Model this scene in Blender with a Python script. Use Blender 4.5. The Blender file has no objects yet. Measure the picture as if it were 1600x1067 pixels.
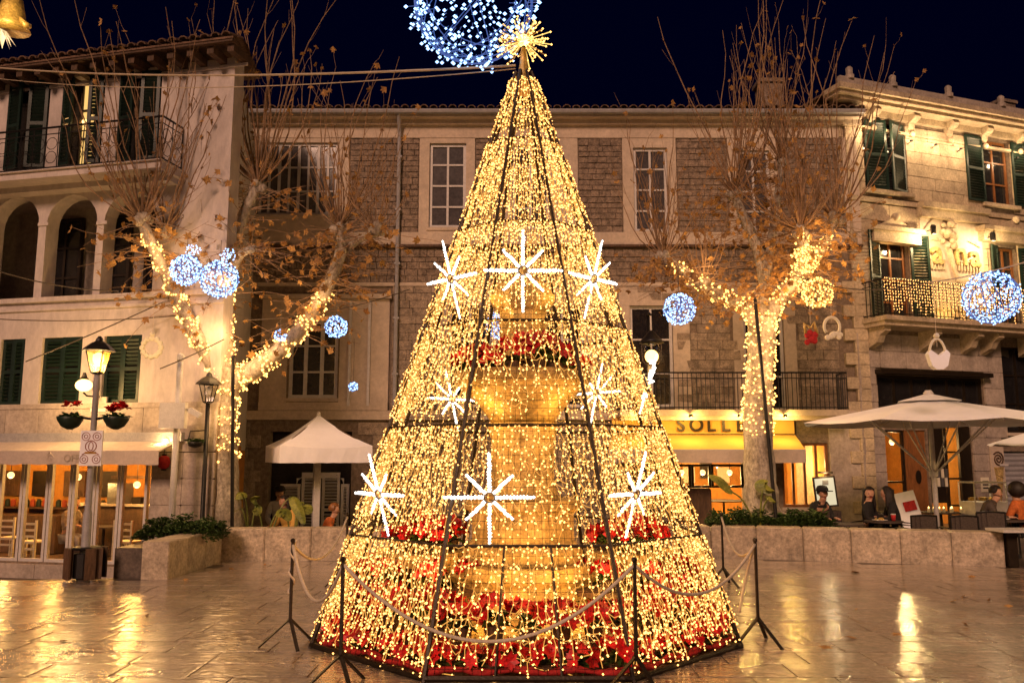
import bpy, bmesh, math, random
from mathutils import Vector as V, Matrix as Mx
R=math.radians; pi=math.pi
sc=bpy.context.scene
# ------------------------------------------------------------------ camera, sky, light, exposure
H=1.9; PITCH=R(7.8); FPX=1290.0
cam=bpy.data.objects.new('camera',bpy.data.cameras.new('camera')); sc.collection.objects.link(cam)
cam.location=(0,0,H); cam.rotation_euler=(pi/2+PITCH,0,0)
cam.data.sensor_width=36; cam.data.lens=FPX/1600*36; cam.data.clip_end=500; cam.data.clip_start=.05
sc.camera=cam
W=bpy.data.worlds.new("World"); sc.world=W; W.use_nodes=True
nt=W.node_tree; bg=nt.nodes['Background']
sky=nt.nodes.new('ShaderNodeTexSky'); sky.sky_type='NISHITA'; sky.sun_disc=False
sky.sun_elevation=R(-3.0); sky.sun_rotation=R(200); sky.ozone_density=6; sky.air_density=1.0; sky.dust_density=.2
hue=nt.nodes.new('ShaderNodeMix'); hue.data_type='RGBA'; hue.blend_type='MULTIPLY'; hue.inputs[0].default_value=1; hue.inputs[7].default_value=(.10,.55,1.0,1)   # deep blue hour sky
nt.links.new(sky.outputs[0],hue.inputs[6]); nt.links.new(hue.outputs[2],bg.inputs[0]); bg.inputs[1].default_value=0.13
sun=bpy.data.objects.new('town_glow_sun',bpy.data.lights.new('town_glow_sun','SUN')); sc.collection.objects.link(sun)
sun.data.energy=2.25; sun.data.angle=R(14); sun.data.color=(1,.58,.39)
sun.rotation_euler=(R(62),0,R(-16))
sc.view_settings.view_transform='Standard'; sc.view_settings.look='None'
sc.view_settings.exposure=0.0; sc.view_settings.gamma=1
sc.render.engine='CYCLES'
cy=sc.cycles; cy.use_denoising=True; cy.max_bounces=6; cy.diffuse_bounces=3; cy.glossy_bounces=3
cy.transparent_max_bounces=12; cy.transmission_bounces=3; cy.sample_clamp_indirect=4; cy.caustics_reflective=False; cy.caustics_refractive=False
cy.use_light_tree=True
col=sc.collection
# ------------------------------------------------------------------ helpers
rnd=random.Random(7)
def U(a,b): return rnd.uniform(a,b)
def ray(px,py):
    dx=(px-800)/FPX; dy=(533.5-py)/FPX
    return V((dx,math.cos(PITCH)-dy*math.sin(PITCH),math.sin(PITCH)+dy*math.cos(PITCH)))
def at(px,py,Y):
    d=ray(px,py); t=Y/d.y; return V((d.x*t,Y,H+d.z*t))
def gnd(px,py,z=0):
    d=ray(px,py); t=(z-H)/d.z; return V((d.x*t,d.y*t,z))
class MB:
    def __init__(s): s.v=[]; s.f=[]
    def add(s,vs,fs):
        o=len(s.v); s.v+= [tuple(p) for p in vs]; s.f+=[tuple(i+o for i in f) for f in fs]
    def boxr(s,x0,x1,y0,y1,z0,z1):
        s.add([(x0,y0,z0),(x1,y0,z0),(x1,y1,z0),(x0,y1,z0),(x0,y0,z1),(x1,y0,z1),(x1,y1,z1),(x0,y1,z1)],
              [(0,3,2,1),(4,5,6,7),(0,1,5,4),(1,2,6,5),(2,3,7,6),(3,0,4,7)]); return s
    def box(s,c,d,m=None):
        x,y,z=d[0]/2,d[1]/2,d[2]/2; c=V(c)
        vs=[V(p) for p in [(-x,-y,-z),(x,-y,-z),(x,y,-z),(-x,y,-z),(-x,-y,z),(x,-y,z),(x,y,z),(-x,y,z)]]
        if m is not None: vs=[m@p for p in vs]
        s.add([p+c for p in vs],[(0,3,2,1),(4,5,6,7),(0,1,5,4),(1,2,6,5),(2,3,7,6),(3,0,4,7)]); return s
    def quad(s,*p): s.add(p,[tuple(range(len(p)))]); return s
    def tube(s,pts,r,n=6,cap=True):
        pts=[V(p) for p in pts]; k=len(pts)
        rs=r if isinstance(r,(list,tuple)) else [r]*k
        o=len(s.v); up=None
        for i,p in enumerate(pts):
            t=(pts[min(i+1,k-1)]-pts[max(i-1,0)])
            if t.length<1e-9: t=V((0,0,1))
            t.normalize()
            if up is None: up=V((1,0,0)) if abs(t.x)<.8 else V((0,1,0))
            a=(up-t*up.dot(t)); a.normalize(); b=t.cross(a); up=a
            for j in range(n):
                q=2*pi*j/n; s.v.append(tuple(p+(a*math.cos(q)+b*math.sin(q))*rs[i]))
        for i in range(k-1):
            for j in range(n):
                s.f.append((o+i*n+j,o+i*n+(j+1)%n,o+(i+1)*n+(j+1)%n,o+(i+1)*n+j))
        if cap and n>2:
            s.f.append(tuple(o+j for j in reversed(range(n)))); s.f.append(tuple(o+(k-1)*n+j for j in range(n)))
        return s
    def lathe(s,prof,n=24,c=(0,0,0)):
        o=len(s.v)
        for (r,z) in prof:
            for j in range(n):
                q=2*pi*(j+.5)/n; s.v.append((c[0]+r*math.cos(q),c[1]+r*math.sin(q),c[2]+z))
        for i in range(len(prof)-1):
            for j in range(n): s.f.append((o+i*n+j,o+i*n+(j+1)%n,o+(i+1)*n+(j+1)%n,o+(i+1)*n+j))
        s.f.append(tuple(o+j for j in reversed(range(n)))); m=len(prof)-1
        s.f.append(tuple(o+m*n+j for j in range(n))); return s
    def prism(s,poly,y0,y1):
        n=len(poly)
        s.add([(x,y0,z) for x,z in poly]+[(x,y1,z) for x,z in poly],
              [tuple(range(n)),tuple(reversed(range(n,2*n)))]+[(i,n+i,n+(i+1)%n,(i+1)%n) for i in range(n)]); return s
    def octa(s,c,r,l=None):
        x,y,z=c; l=l or r
        s.add([(x+r,y,z),(x-r,y,z),(x,y+r,z),(x,y-r,z),(x,y,z+l),(x,y,z-l)],
              [(0,2,4),(2,1,4),(1,3,4),(3,0,4),(2,0,5),(1,2,5),(3,1,5),(0,3,5)]); return s
    def ball(s,c,r,n=8,m=6,sc_=(1,1,1)):
        prof=[]; o=len(s.v)
        for i in range(m+1):
            a=-pi/2+pi*i/m
            for j in range(n):
                q=2*pi*j/n
                s.v.append((c[0]+sc_[0]*r*math.cos(a)*math.cos(q),c[1]+sc_[1]*r*math.cos(a)*math.sin(q),c[2]+sc_[2]*r*math.sin(a)))
        for i in range(m):
            for j in range(n): s.f.append((o+i*n+j,o+i*n+(j+1)%n,o+(i+1)*n+(j+1)%n,o+(i+1)*n+j))
        return s
    def arch(s,xc,r,zs,zt,y0,y1,rz=None,n=12):
        rz=rz or r
        for i in range(n):
            a=pi-pi*i/n; b=pi-pi*(i+1)/n
            s.prism([(xc+r*math.cos(a),zs+rz*math.sin(a)),(xc+r*math.cos(b),zs+rz*math.sin(b)),(xc+r*math.cos(b),zt),(xc+r*math.cos(a),zt)],y0,y1)
        return s
    def ring(s,c,r,t,u,v,n=16,k=5):
        c=V(c);u=V(u);v=V(v)
        pts=[c+u*math.cos(2*pi*i/n)*r+v*math.sin(2*pi*i/n)*r for i in range(n+1)]
        return s.tube(pts,t,k,False)
    def build(s,name,m,parent=None,kind=None,smooth=False,label=None):
        me=bpy.data.meshes.new(name); me.from_pydata(s.v,[],s.f)
        if m is not None: me.materials.append(m)
        if smooth: me.polygons.foreach_set('use_smooth',[True]*len(me.polygons))
        me.update()
        o=bpy.data.objects.new(name,me); col.objects.link(o)
        if parent is not None: o.parent=parent
        if kind: o['kind']=kind
        if label: o['label']=label
        return o
def tag(o,label,cat,group=None,kind=None):
    o['label']=label; o['category']=cat
    if group: o['group']=group
    if kind: o['kind']=kind
    return o
def thing(name,label,cat,loc=(0,0,0),rz=0,group=None):
    o=bpy.data.objects.new(name,None); col.objects.link(o); o.location=loc; o.rotation_euler=(0,0,rz); o.empty_display_size=.2
    return tag(o,label,cat,group)
def kids(o): return [c for c in bpy.data.objects if c.parent==o]
KID={}
def copy_tree(o,parent=None):
    c=o.copy(); col.objects.link(c); c.parent=parent
    for ch in (KID.get(o.name) or kids(o)): copy_tree(ch,c)
    return c
def plight(name,loc,power,colr,rad=.08,parent=None):
    l=bpy.data.lights.new(name,'POINT'); l.energy=power; l.color=colr; l.shadow_soft_size=rad
    o=bpy.data.objects.new(name,l); col.objects.link(o); o.location=loc
    if parent is not None: o.parent=parent
    return o
# ------------------------------------------------------------------ materials
MATS={}
def M(name,c,rough=.75,var=.25,scale=5,bump=.2,bscale=30,metal=0,orand=0,emit=None,estr=0,stretch=(1,1,1),c2=None,dist=.02,detail=6,spec=.4):
    m=bpy.data.materials.new(name); m.use_nodes=True; n=m.node_tree; L=n.links.new; b=n.nodes['Principled BSDF']
    b.inputs['Roughness'].default_value=rough; b.inputs['Metallic'].default_value=metal; b.inputs['Specular IOR Level'].default_value=spec
    geo=n.nodes.new('ShaderNodeNewGeometry'); mp=n.nodes.new('ShaderNodeMapping'); mp.inputs['Scale'].default_value=stretch
    L(geo.outputs['Position'],mp.inputs[0])
    nz=n.nodes.new('ShaderNodeTexNoise'); nz.inputs['Scale'].default_value=scale; nz.inputs['Detail'].default_value=detail; nz.inputs['Roughness'].default_value=.65
    L(mp.outputs[0],nz.inputs['Vector'])
    cr=n.nodes.new('ShaderNodeValToRGB'); e=cr.color_ramp.elements; e[0].position=.3; e[1].position=.72
    d=c2 or tuple(x*(1-var*1.3) for x in c); hi=tuple(min(1,x*(1+var*.7)) for x in c)
    e[0].color=(*d,1); e[1].color=(*hi,1); L(nz.outputs['Fac'],cr.inputs[0])
    out=cr.outputs[0]
    if var>=.1:   # finer grain over the broad mottling
        g=n.nodes.new('ShaderNodeTexNoise'); g.inputs['Scale'].default_value=min(60,scale*5.5); g.inputs['Detail'].default_value=10; g.inputs['Roughness'].default_value=.72; L(mp.outputs[0],g.inputs['Vector'])
        gr=n.nodes.new('ShaderNodeMapRange'); gv=min(.5,var*1.15); gr.inputs['From Min'].default_value=.34; gr.inputs['From Max'].default_value=.66; gr.inputs['To Min'].default_value=1-gv; gr.inputs['To Max'].default_value=1+gv*.8; L(g.outputs['Fac'],gr.inputs[0])
        mm=n.nodes.new('ShaderNodeVectorMath'); mm.operation='SCALE'; L(out,mm.inputs[0]); L(gr.outputs[0],mm.inputs['Scale']); out=mm.outputs[0]
    if orand:
        oi=n.nodes.new('ShaderNodeObjectInfo'); hs=n.nodes.new('ShaderNodeHueSaturation'); mr=n.nodes.new('ShaderNodeMapRange')
        mr.inputs['To Min'].default_value=1-orand; mr.inputs['To Max'].default_value=1+orand
        L(oi.outputs['Random'],mr.inputs[0]); L(mr.outputs[0],hs.inputs['Value']); L(out,hs.inputs['Color']); out=hs.outputs[0]
    L(out,b.inputs['Base Color'])
    if bump:
        n2=n.nodes.new('ShaderNodeTexNoise'); n2.inputs['Scale'].default_value=bscale; n2.inputs['Detail'].default_value=5
        L(mp.outputs[0],n2.inputs['Vector']); bp=n.nodes.new('ShaderNodeBump'); bp.inputs['Strength'].default_value=bump; bp.inputs['Distance'].default_value=dist
        L(n2.outputs['Fac'],bp.inputs['Height']); L(bp.outputs[0],b.inputs['Normal'])
    if emit: 
        b.inputs['Emission Color'].default_value=(*emit,1); b.inputs['Emission Strength'].default_value=estr
    MATS[name]=m; return m
def E(name,c,s,sample=True):
    m=bpy.data.materials.new(name); m.use_nodes=True; n=m.node_tree; b=n.nodes['Principled BSDF']
    b.inputs['Base Color'].default_value=(.03,.03,.03,1); b.inputs['Emission Color'].default_value=(*c,1); b.inputs['Emission Strength'].default_value=s
    if not sample: m.cycles.emission_sampling='NONE'
    return m
def glass(name,tint=(.9,.9,.9),refl=.12):
    m=bpy.data.materials.new(name); m.use_nodes=True; n=m.node_tree; L=n.links.new; o=n.nodes['Material Output']
    t=n.nodes.new('ShaderNodeBsdfTransparent'); t.inputs[0].default_value=(*tint,1)
    g=n.nodes.new('ShaderNodeBsdfGlossy'); g.inputs['Roughness'].default_value=.03
    fr=n.nodes.new('ShaderNodeLayerWeight'); fr.inputs[0].default_value=.5; pw=n.nodes.new('ShaderNodeMath'); pw.operation='POWER'; pw.inputs[1].default_value=5; L(fr.outputs['Facing'],pw.inputs[0]); ad=n.nodes.new('ShaderNodeMath'); ad.operation='ADD'; ad.inputs[1].default_value=refl*.4
    L(pw.outputs[0],ad.inputs[0]); mx=n.nodes.new('ShaderNodeMixShader'); L(ad.outputs[0],mx.inputs[0]); L(t.outputs[0],mx.inputs[1]); L(g.outputs[0],mx.inputs[2]); L(mx.outputs[0],o.inputs[0])
    return m
def wetstone(name):
    m=M(name,(.38,.30,.225),rough=.2,var=.42,scale=2.2,bump=0,orand=.12)
    n=m.node_tree; L=n.links.new; b=n.nodes['Principled BSDF']; b.inputs['Specular IOR Level'].default_value=.65
    geo=n.nodes.new('ShaderNodeNewGeometry'); mp=n.nodes.new('ShaderNodeMapping'); mp.inputs['Scale'].default_value=(1,2.2,1); mp.inputs['Rotation'].default_value=(0,0,R(6)); L(geo.outputs['Position'],mp.inputs[0])
    a=n.nodes.new('ShaderNodeTexNoise'); a.inputs['Scale'].default_value=5.5; a.inputs['Detail'].default_value=4; a.inputs['Distortion'].default_value=1.1; L(mp.outputs[0],a.inputs['Vector'])
    c=n.nodes.new('ShaderNodeTexNoise'); c.inputs['Scale'].default_value=17; c.inputs['Detail'].default_value=5; L(mp.outputs[0],c.inputs['Vector'])
    b1=n.nodes.new('ShaderNodeBump'); b1.inputs['Strength'].default_value=.62; b1.inputs['Distance'].default_value=.024; L(a.outputs['Fac'],b1.inputs['Height'])
    b2=n.nodes.new('ShaderNodeBump'); b2.inputs['Strength'].default_value=.45; b2.inputs['Distance'].default_value=.006; L(c.outputs['Fac'],b2.inputs['Height']); L(b1.outputs[0],b2.inputs['Normal'])
    L(b2.outputs[0],b.inputs['Normal'])
    rr=n.nodes.new('ShaderNodeTexNoise'); rr.inputs['Scale'].default_value=.9; rr.inputs['Detail'].default_value=6; L(geo.outputs['Position'],rr.inputs['Vector'])
    mr=n.nodes.new('ShaderNodeMapRange'); mr.inputs['From Min'].default_value=.35; mr.inputs['From Max'].default_value=.65; mr.inputs['To Min'].default_value=.16; mr.inputs['To Max'].default_value=.42
    L(rr.outputs['Fac'],mr.inputs[0]); L(mr.outputs[0],b.inputs['Roughness'])
    # water film on the stone
    b.inputs['Coat Weight'].default_value=1; b.inputs['Coat IOR'].default_value=1.45; b.inputs['Coat Roughness'].default_value=.05
    b3=n.nodes.new('ShaderNodeBump'); b3.inputs['Strength'].default_value=.36; b3.inputs['Distance'].default_value=.024; L(a.outputs['Fac'],b3.inputs['Height']); b4=n.nodes.new('ShaderNodeBump'); b4.inputs['Strength'].default_value=.22; b4.inputs['Distance'].default_value=.006; L(c.outputs['Fac'],b4.inputs['Height']); L(b3.outputs[0],b4.inputs['Normal']); L(b4.outputs[0],b.inputs['Coat Normal'])
    return m
m_slab=wetstone('wet_marble_paving')
m_mortar=M('wet_joint',(.09,.065,.045),rough=.35,var=.3,scale=8)
m_street=M('street_stone',(.12,.09,.07),rough=.5,var=.4,scale=3)
m_wallstone=M('planter_stone',(.50,.41,.30),rough=.5,var=.36,scale=3.5,bump=.5,bscale=14,orand=.13,detail=9,dist=.015)
m_plaster=M('cream_plaster',(.58,.51,.47),rough=.85,var=.13,scale=1.5,stretch=(1,1,.4),bump=.12,bscale=50,detail=9)
m_clad=M('pink_stone_cladding',(.43,.36,.30),rough=.7,var=.22,scale=2.4,bump=.12,orand=.08)
m_cream=M('cream_render',(.56,.46,.36),rough=.85,var=.14,scale=2,bump=.15,bscale=40,detail=9)
m_rubble=M('brown_rubble',(.285,.215,.16),rough=.9,var=.5,scale=9,bump=.8,bscale=18,orand=.10,dist=.04)
m_rub_base=M('rubble_mortar',(.24,.18,.13),rough=.95,var=.4,scale=9,bump=.5,bscale=30)
m_ashlar=M('ashlar_stone',(.34,.265,.195),rough=.85,var=.42,scale=6,bump=.35,bscale=22,orand=.14,dist=.025)
m_rstone=M('warm_limestone',(.50,.40,.27),rough=.85,var=.26,scale=3.2,bump=.35,bscale=20,orand=.10,dist=.02)
m_green=M('dark_green_paint',(.009,.024,.017),rough=.45,var=.3,scale=12,bump=.1)
m_iron=M('black_iron',(.018,.016,.015),rough=.45,var=.3,scale=20,bump=.1,metal=.3)
m_dark=M('dark_interior',(.025,.02,.017),rough=.9,var=.3)
m_tile=M('clay_roof_tile',(.17,.10,.065),rough=.85,var=.45,scale=9,bump=.3,orand=.2)
m_wood=M('dark_timber',(.10,.055,.03),rough=.7,var=.4,scale=6,stretch=(1,1,.2),bump=.25)
m_door=M('varnished_door',(.26,.105,.035),rough=.4,var=.35,scale=7,stretch=(4,4,.4),bump=.1)
m_white=M('grey_white_paint',(.58,.55,.53),rough=.5,var=.12,scale=8,bump=.08)
m_grey=M('zinc_grey_paint',(.33,.32,.33),rough=.5,var=.15,scale=8)
m_canvas=M('white_canvas',(.86,.86,.92),rough=.9,var=.06,scale=2,bump=.15,bscale=5,dist=.05)
m_awn=M('beige_awning_cloth',(.52,.43,.37),rough=.9,var=.1,scale=3,bump=.1)
m_awny=M('ochre_awning_cloth',(.64,.38,.09),rough=.85,var=.08,scale=3,bump=.1)
m_bark=M('plane_tree_bark',(.44,.39,.31),rough=.85,var=.5,scale=4,bump=.5,bscale=18,c2=(.17,.13,.09),stretch=(1,1,.6),dist=.03)
m_twig=M('brown_shoots',(.33,.205,.115),rough=.8,var=.4,scale=4,bump=0)
m_leafb=M('dry_leaf',(.43,.25,.075),rough=.75,var=.5,scale=3,bump=0,c2=(.22,.10,.03))
m_leafg=M('green_leaf',(.05,.10,.02),rough=.5,var=.5,scale=14,bump=0)
m_leafy=M('banana_leaf',(.20,.20,.03),rough=.45,var=.45,scale=5,bump=.1,c2=(.06,.09,.015))
m_bract=M('red_poinsettia',(.62,.010,.014),rough=.5,var=.45,scale=16,bump=0,orand=.25)
m_frame=M('dark_bronze_frame',(.03,.02,.012),rough=.45,metal=.4,var=.2)
m_fount=M('ochre_fountain_stone',(.52,.37,.14),rough=.8,var=.55,scale=4,bump=.6,bscale=14,orand=.1,detail=9,dist=.03)
m_rope=M('white_rope',(.62,.54,.44),rough=.85,var=.15,scale=40,bump=.4,bscale=90)
m_cable=M('cable',(.12,.095,.07),rough=.6,var=.2)
m_pcable=M('pale_cable',(.55,.45,.32),rough=.6,var=.1)
m_cloth_b=M('black_cloth',(.016,.014,.014),rough=.9,var=.3,scale=10)
m_skin=M('skin',(.46,.25,.16),rough=.55,var=.1,scale=10,bump=.05)
m_hair=M('dark_hair',(.02,.013,.01),rough=.6,var=.4,scale=30,bump=.3)
m_rattan=M('brown_rattan',(.075,.055,.045),rough=.7,var=.4,scale=40,bump=.4,bscale=80)
m_paper=M('cream_card',(.72,.66,.5),rough=.7,var=.06)
m_cork=M('dark_red_print',(.30,.05,.02),rough=.7,var=.1,bump=0)
m_orange=M('orange_jacket',(.55,.14,.03),rough=.85,var=.3,scale=10)
m_inter=M('ochre_interior',(.50,.23,.045),rough=.85,var=.15,scale=1.5)
m_steel=M('steel',(.4,.4,.4),rough=.3,metal=.8,var=.1)
m_gold=M('gold_tinsel',(.55,.36,.10),rough=.35,metal=.3,var=.3,scale=30)
m_redcloth=M('red_cloth',(.45,.02,.02),rough=.8,var=.3,scale=20)
g_pane=glass('window_glass',(.85,.85,.85),.10)
g_dark=M('dark_pane',(.02,.018,.018),rough=.08,var=.3,scale=2,bump=.05,bscale=3,spec=.6)
WARM=(1,.57,.2)
g_grey=M('grey_pane',(.085,.075,.075),rough=.12,var=.3,scale=2,bump=.05,bscale=3,spec=.6)
def frost(name,c):
    m=bpy.data.materials.new(name); m.use_nodes=True; n=m.node_tree; L=n.links.new; o=n.nodes['Material Output']; t=n.nodes.new('ShaderNodeBsdfTransparent'); d=n.nodes.new('ShaderNodeBsdfTranslucent'); d.inputs[0].default_value=(*c,1); mx=n.nodes.new('ShaderNodeMixShader'); mx.inputs[0].default_value=.28; L(t.outputs[0],mx.inputs[1]); L(d.outputs[0],mx.inputs[2]); L(mx.outputs[0],o.inputs[0]); return m
g_frost=frost('frosted_lamp_glass',(.75,.36,.07))
e_bulb=E('warm_led',(1,.44,.115),4.6)
e_cord=E('glowing_clear_cord',(1,.43,.075),1.0,False)
e_tree=E('trunk_led',(1,.44,.10),6)
e_blue=E('cold_led',(.33,.56,1),3.4)
e_bcord=E('cold_glowing_cord',(.09,.22,.8),.45,False)
e_white=E('white_tube',(1,.95,.84),5)
e_lamp=E('lamp_globe',(1,.56,.16),6)
e_win=E('lit_window',(1,.58,.16),1.1)
e_pend=E('pendant_bulb',(1,.60,.20),4)
e_menu=E('lit_menu',(1,.86,.55),.75)
e_gball=E('gold_led',(1,.50,.12),4.5)
# pieces that share one bevelled unit box per material
UB={}
def unit(m):
    if m.name not in UB:
        bm=bmesh.new(); bmesh.ops.create_cube(bm,size=1); bmesh.ops.bevel(bm,geom=bm.edges[:],offset=.035,segments=1,affect='EDGES')
        me=bpy.data.meshes.new('block'); bm.to_mesh(me); bm.free(); me.materials.append(m); UB[m.name]=me
    return UB[m.name]
def piece(parent,name,c,s,m,rot=(0,0,0)):
    o=bpy.data.objects.new(name,unit(m)); col.objects.link(o); o.location=c; o.scale=s; o.rotation_euler=rot; o.parent=parent; return o
class Fac:
    def __init__(s,root,O,ang): s.r=root; s.O=V(O); s.a=ang; s.m=Mx.Rotation(-ang,3,'Z')
    def L(s,px,py,off=0):
        A=s.m@(V((0,0,H))-s.O); D=s.m@ray(px,py); t=(off-A.y)/D.y; p=A+D*t; return p.x,p.z
    def B(s,x0,y0,x1,y1,off=0):     # a rectangle of the facade from its two picture corners -> x0,x1,z0,z1
        a=s.L(x0,(y0),off); b=s.L(x1,y1,off); ym=(y0+y1)/2
        xa=s.L(x0,ym,off)[0]; xb=s.L(x1,ym,off)[0]; xm=(x0+x1)/2
        return xa,xb,s.L(xm,y1,off)[1],s.L(xm,y0,off)[1]
def wall(mb,x0,x1,z0,z1,ops,d=.25):
    xs=sorted({x0,x1}|{min(max(o[i],x0),x1) for o in ops for i in (0,1)}); zs=sorted({z0,z1}|{min(max(o[i],z0),z1) for o in ops for i in (2,3)})
    for i in range(len(xs)-1):
        for j in range(len(zs)-1):
            a,b,c,e=xs[i],xs[i+1],zs[j],zs[j+1]; mx,mz=(a+b)/2,(c+e)/2
            if b-a<1e-6 or e-c<1e-6 or any(o[0]<mx<o[1] and o[2]<mz<o[3] for o in ops): continue
            mb.quad((a,0,c),(b,0,c),(b,0,e),(a,0,e)); mb.quad((b,d,c),(a,d,c),(a,d,e),(b,d,e))
    for a,b,c,e in ops:
        mb.quad((a,0,c),(a,d,c),(a,d,e),(a,0,e)); mb.quad((b,d,c),(b,0,c),(b,0,e),(b,d,e)); mb.quad((a,d,c),(a,0,c),(b,0,c),(b,d,c)); mb.quad((a,0,e),(a,d,e),(b,d,e),(b,0,e))
    mb.quad((x0,0,z1),(x1,0,z1),(x1,d,z1),(x0,d,z1)); mb.quad((x0,d,z0),(x0,0,z0),(x0,0,z1),(x0,d,z1)); mb.quad((x1,0,z0),(x1,d,z0),(x1,d,z1),(x1,0,z1))
def shutter(par,hx,z0,z1,w,ang,side,m=m_green,y=-.03):
    """one louvred leaf hinged at hx; side=+1 opens to the right of hx, ang tilts it out of the wall"""
    mb=MB(); t=.045; f=.07; h=z1-z0
    mb.boxr(0,f,-t,0,0,h).boxr(w-f,w,-t,0,0,h).boxr(f,w-f,-t,0,0,f).boxr(f,w-f,-t,0,h-f,h).boxr(f,w-f,-t,0,h*.5-.04,h*.5+.04)
    n=max(6,int(h/.085))
    for i in range(n):
        z=f+(h-2*f)*(i+.5)/n
        if abs(z-h/2)<.06: continue
        mb.box(((w)/2,-t/2,z),(w-2*f,.008,.07),Mx.Rotation(R(40),3,'X'))
    o=mb.build('shutter',m,par); o.location=(hx,y,z0)
    o.rotation_euler=(0,0,-ang if side>0 else pi+ang) ; 
    if side<0: o.scale=(1,-1,1)
    return o
def window(par,x0,x1,z0,z1,nx,nz,m=m_white,pane=g_dark,y=.12,f=.07,sill=True,mull=None):
    mb=MB(); mb.boxr(x0,x0+f,y-.05,y+.03,z0,z1).boxr(x1-f,x1,y-.05,y+.03,z0,z1).boxr(x0+f,x1-f,y-.05,y+.03,z0,z0+f).boxr(x0+f,x1-f,y-.05,y+.03,z1-f,z1)
    g=.03
    for i in range(1,nx):
        x=x0+(x1-x0)*i/nx; w=f*.55 if (mull and i in mull) else g
        mb.boxr(x-w,x+w,y-.045,y+.025,z0+f,z1-f)
    for j in range(1,nz):
        z=z0+(z1-z0)*j/nz; mb.boxr(x0+f,x1-f,y-.038,y+.02,z-g*.8,z+g*.8)
    w=mb.build('window',m,par)
    for i in range(nx):
        for j in range(nz):
            a,b=x0+(x1-x0)*i/nx,x0+(x1-x0)*(i+1)/nx; c,d=z0+(z1-z0)*j/nz,z0+(z1-z0)*(j+1)/nz
            p=MB().boxr(a+.02,b-.02,y-.006,y+.006,c+.02,d-.02).build('pane',pane,w)
    if sill: MB().boxr(x0-.06,x1+.06,-.09,y-.05,z0-.09,z0-.004).build('sill',m_cream,w)
    return w
def railing(par,pts,z0,z1,m=m_iron,step=.12,scroll=False,name='railing'):
    mb=MB()
    for (a,b) in zip(pts,pts[1:]):
        a=V((*a,0)); b=V((*b,0)); n=max(2,int((b-a).length/step))
        mb.tube([a+V((0,0,z1)),b+V((0,0,z1))],.022,6); mb.tube([a+V((0,0,z0+.06)),b+V((0,0,z0+.06))],.016,5); mb.tube([a+V((0,0,z1-.14)),b+V((0,0,z1-.14))],.012,5)
        for i in range(n+1):
            p=a.lerp(b,i/n); mb.tube([p+V((0,0,z0)),p+V((0,0,z1))],.011,5)
            if scroll and i<n:
                q=a.lerp(b,(i+.5)/n); u=(b-a).normalized(); r=(b-a).length/n*.42
                mb.ring(q+V((0,0,z0+(z1-z0)*.3)),r,.008,u,(0,0,1),10,4); mb.ring(q+V((0,0,z0+(z1-z0)*.62)),r,.008,u,(0,0,1),10,4)
    return mb.build(name,m,par)
def tiles(par,x0,x1,y0,y1,z0,z1,limit=60,w=.24,shear=0):
    """clay barrel tiles along the eaves, the first course as pieces; the slope behind joined"""
    me=MB()
    n=5
    for k in range(n):
        a=pi*k/n; b=pi*(k+1)/n
        me.quad((math.cos(a)*.5,0,math.sin(a)*.5),(math.cos(a)*.5,1,math.sin(a)*.5),(math.cos(b)*.5,1,math.sin(b)*.5),(math.cos(b)*.5,0,math.sin(b)*.5))
        me.quad((math.cos(a)*.5,0,math.sin(a)*.5),(math.cos(b)*.5,0,math.sin(b)*.5),(math.cos(b)*.36,0,math.sin(b)*.36),(math.cos(a)*.36,0,math.sin(a)*.36))
    L=math.hypot(y1-y0,z1-z0); tl=math.atan2(z1-z0,y1-y0); cnt=int((x1-x0)/w); src=None; stuff=MB()
    roof=MB().quad((x0,y0,z0),(x1,y0,z0),(x1,y1,z1),(x0,y1,z1)).quad((x0,y0,z0-.04),(x0,y1,z1-.04),(x1,y1,z1-.04),(x1,y0,z0-.04)).quad((x0,y0,z0-.04),(x1,y0,z0-.04),(x1,y0,z0),(x0,y0,z0)).build('roof',m_tile,par)
    for i in range(cnt):
        x=x0+(i+.5)*w
        if src is None: src=me.build('roof_tile',m_tile,roof); o=src
        else:
            o=src.copy(); col.objects.link(o)
        o.location=(x,y0-.06+U(-.02,.02),z0+.02); o.scale=(w*.86,.55,w*.62); o.rotation_euler=(tl,0,U(-.03,.03))
        for r in range(1,int(L/.45)):
            yy=y0+math.cos(tl)*r*.45; zz=z0+math.sin(tl)*r*.45+.02
            for k in range(4):
                a=pi*k/4; b=pi*(k+1)/4
                stuff.quad((x+math.cos(a)*w*.43,yy,zz+math.sin(a)*w*.3),(x+math.cos(a)*w*.43,yy+.5,zz+.5*math.tan(tl)+math.sin(a)*w*.3),(x+math.cos(b)*w*.43,yy+.5,zz+.5*math.tan(tl)+math.sin(b)*w*.3),(x+math.cos(b)*w*.43,yy,zz+math.sin(b)*w*.3))
    if stuff.v:
        so=stuff.build('roof_tiling',m_tile,roof,'stuff')
        if shear:
            for me2 in (so.data,roof.data):
                for v in me2.vertices: v.co.x-=shear*max(0,v.co.y+.1)
    return roof
def text(par,s,size,loc,rot,m,ext=.01,name='lettering',align='CENTER',bold=0,space=1):
    c=bpy.data.curves.new(name,'FONT'); c.body=s; c.size=size; c.extrude=ext; c.align_x=align; c.align_y='CENTER'; c.offset=bold; c.space_character=space
    q=bpy.data.objects.new(name,c); me=bpy.data.meshes.new_from_object(q); bpy.data.objects.remove(q); bpy.data.curves.remove(c)
    me.materials.clear(); me.materials.append(m); o=bpy.data.objects.new(name,me); col.objects.link(o); o.location=loc; o.rotation_euler=rot; o.parent=par; return o
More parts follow.
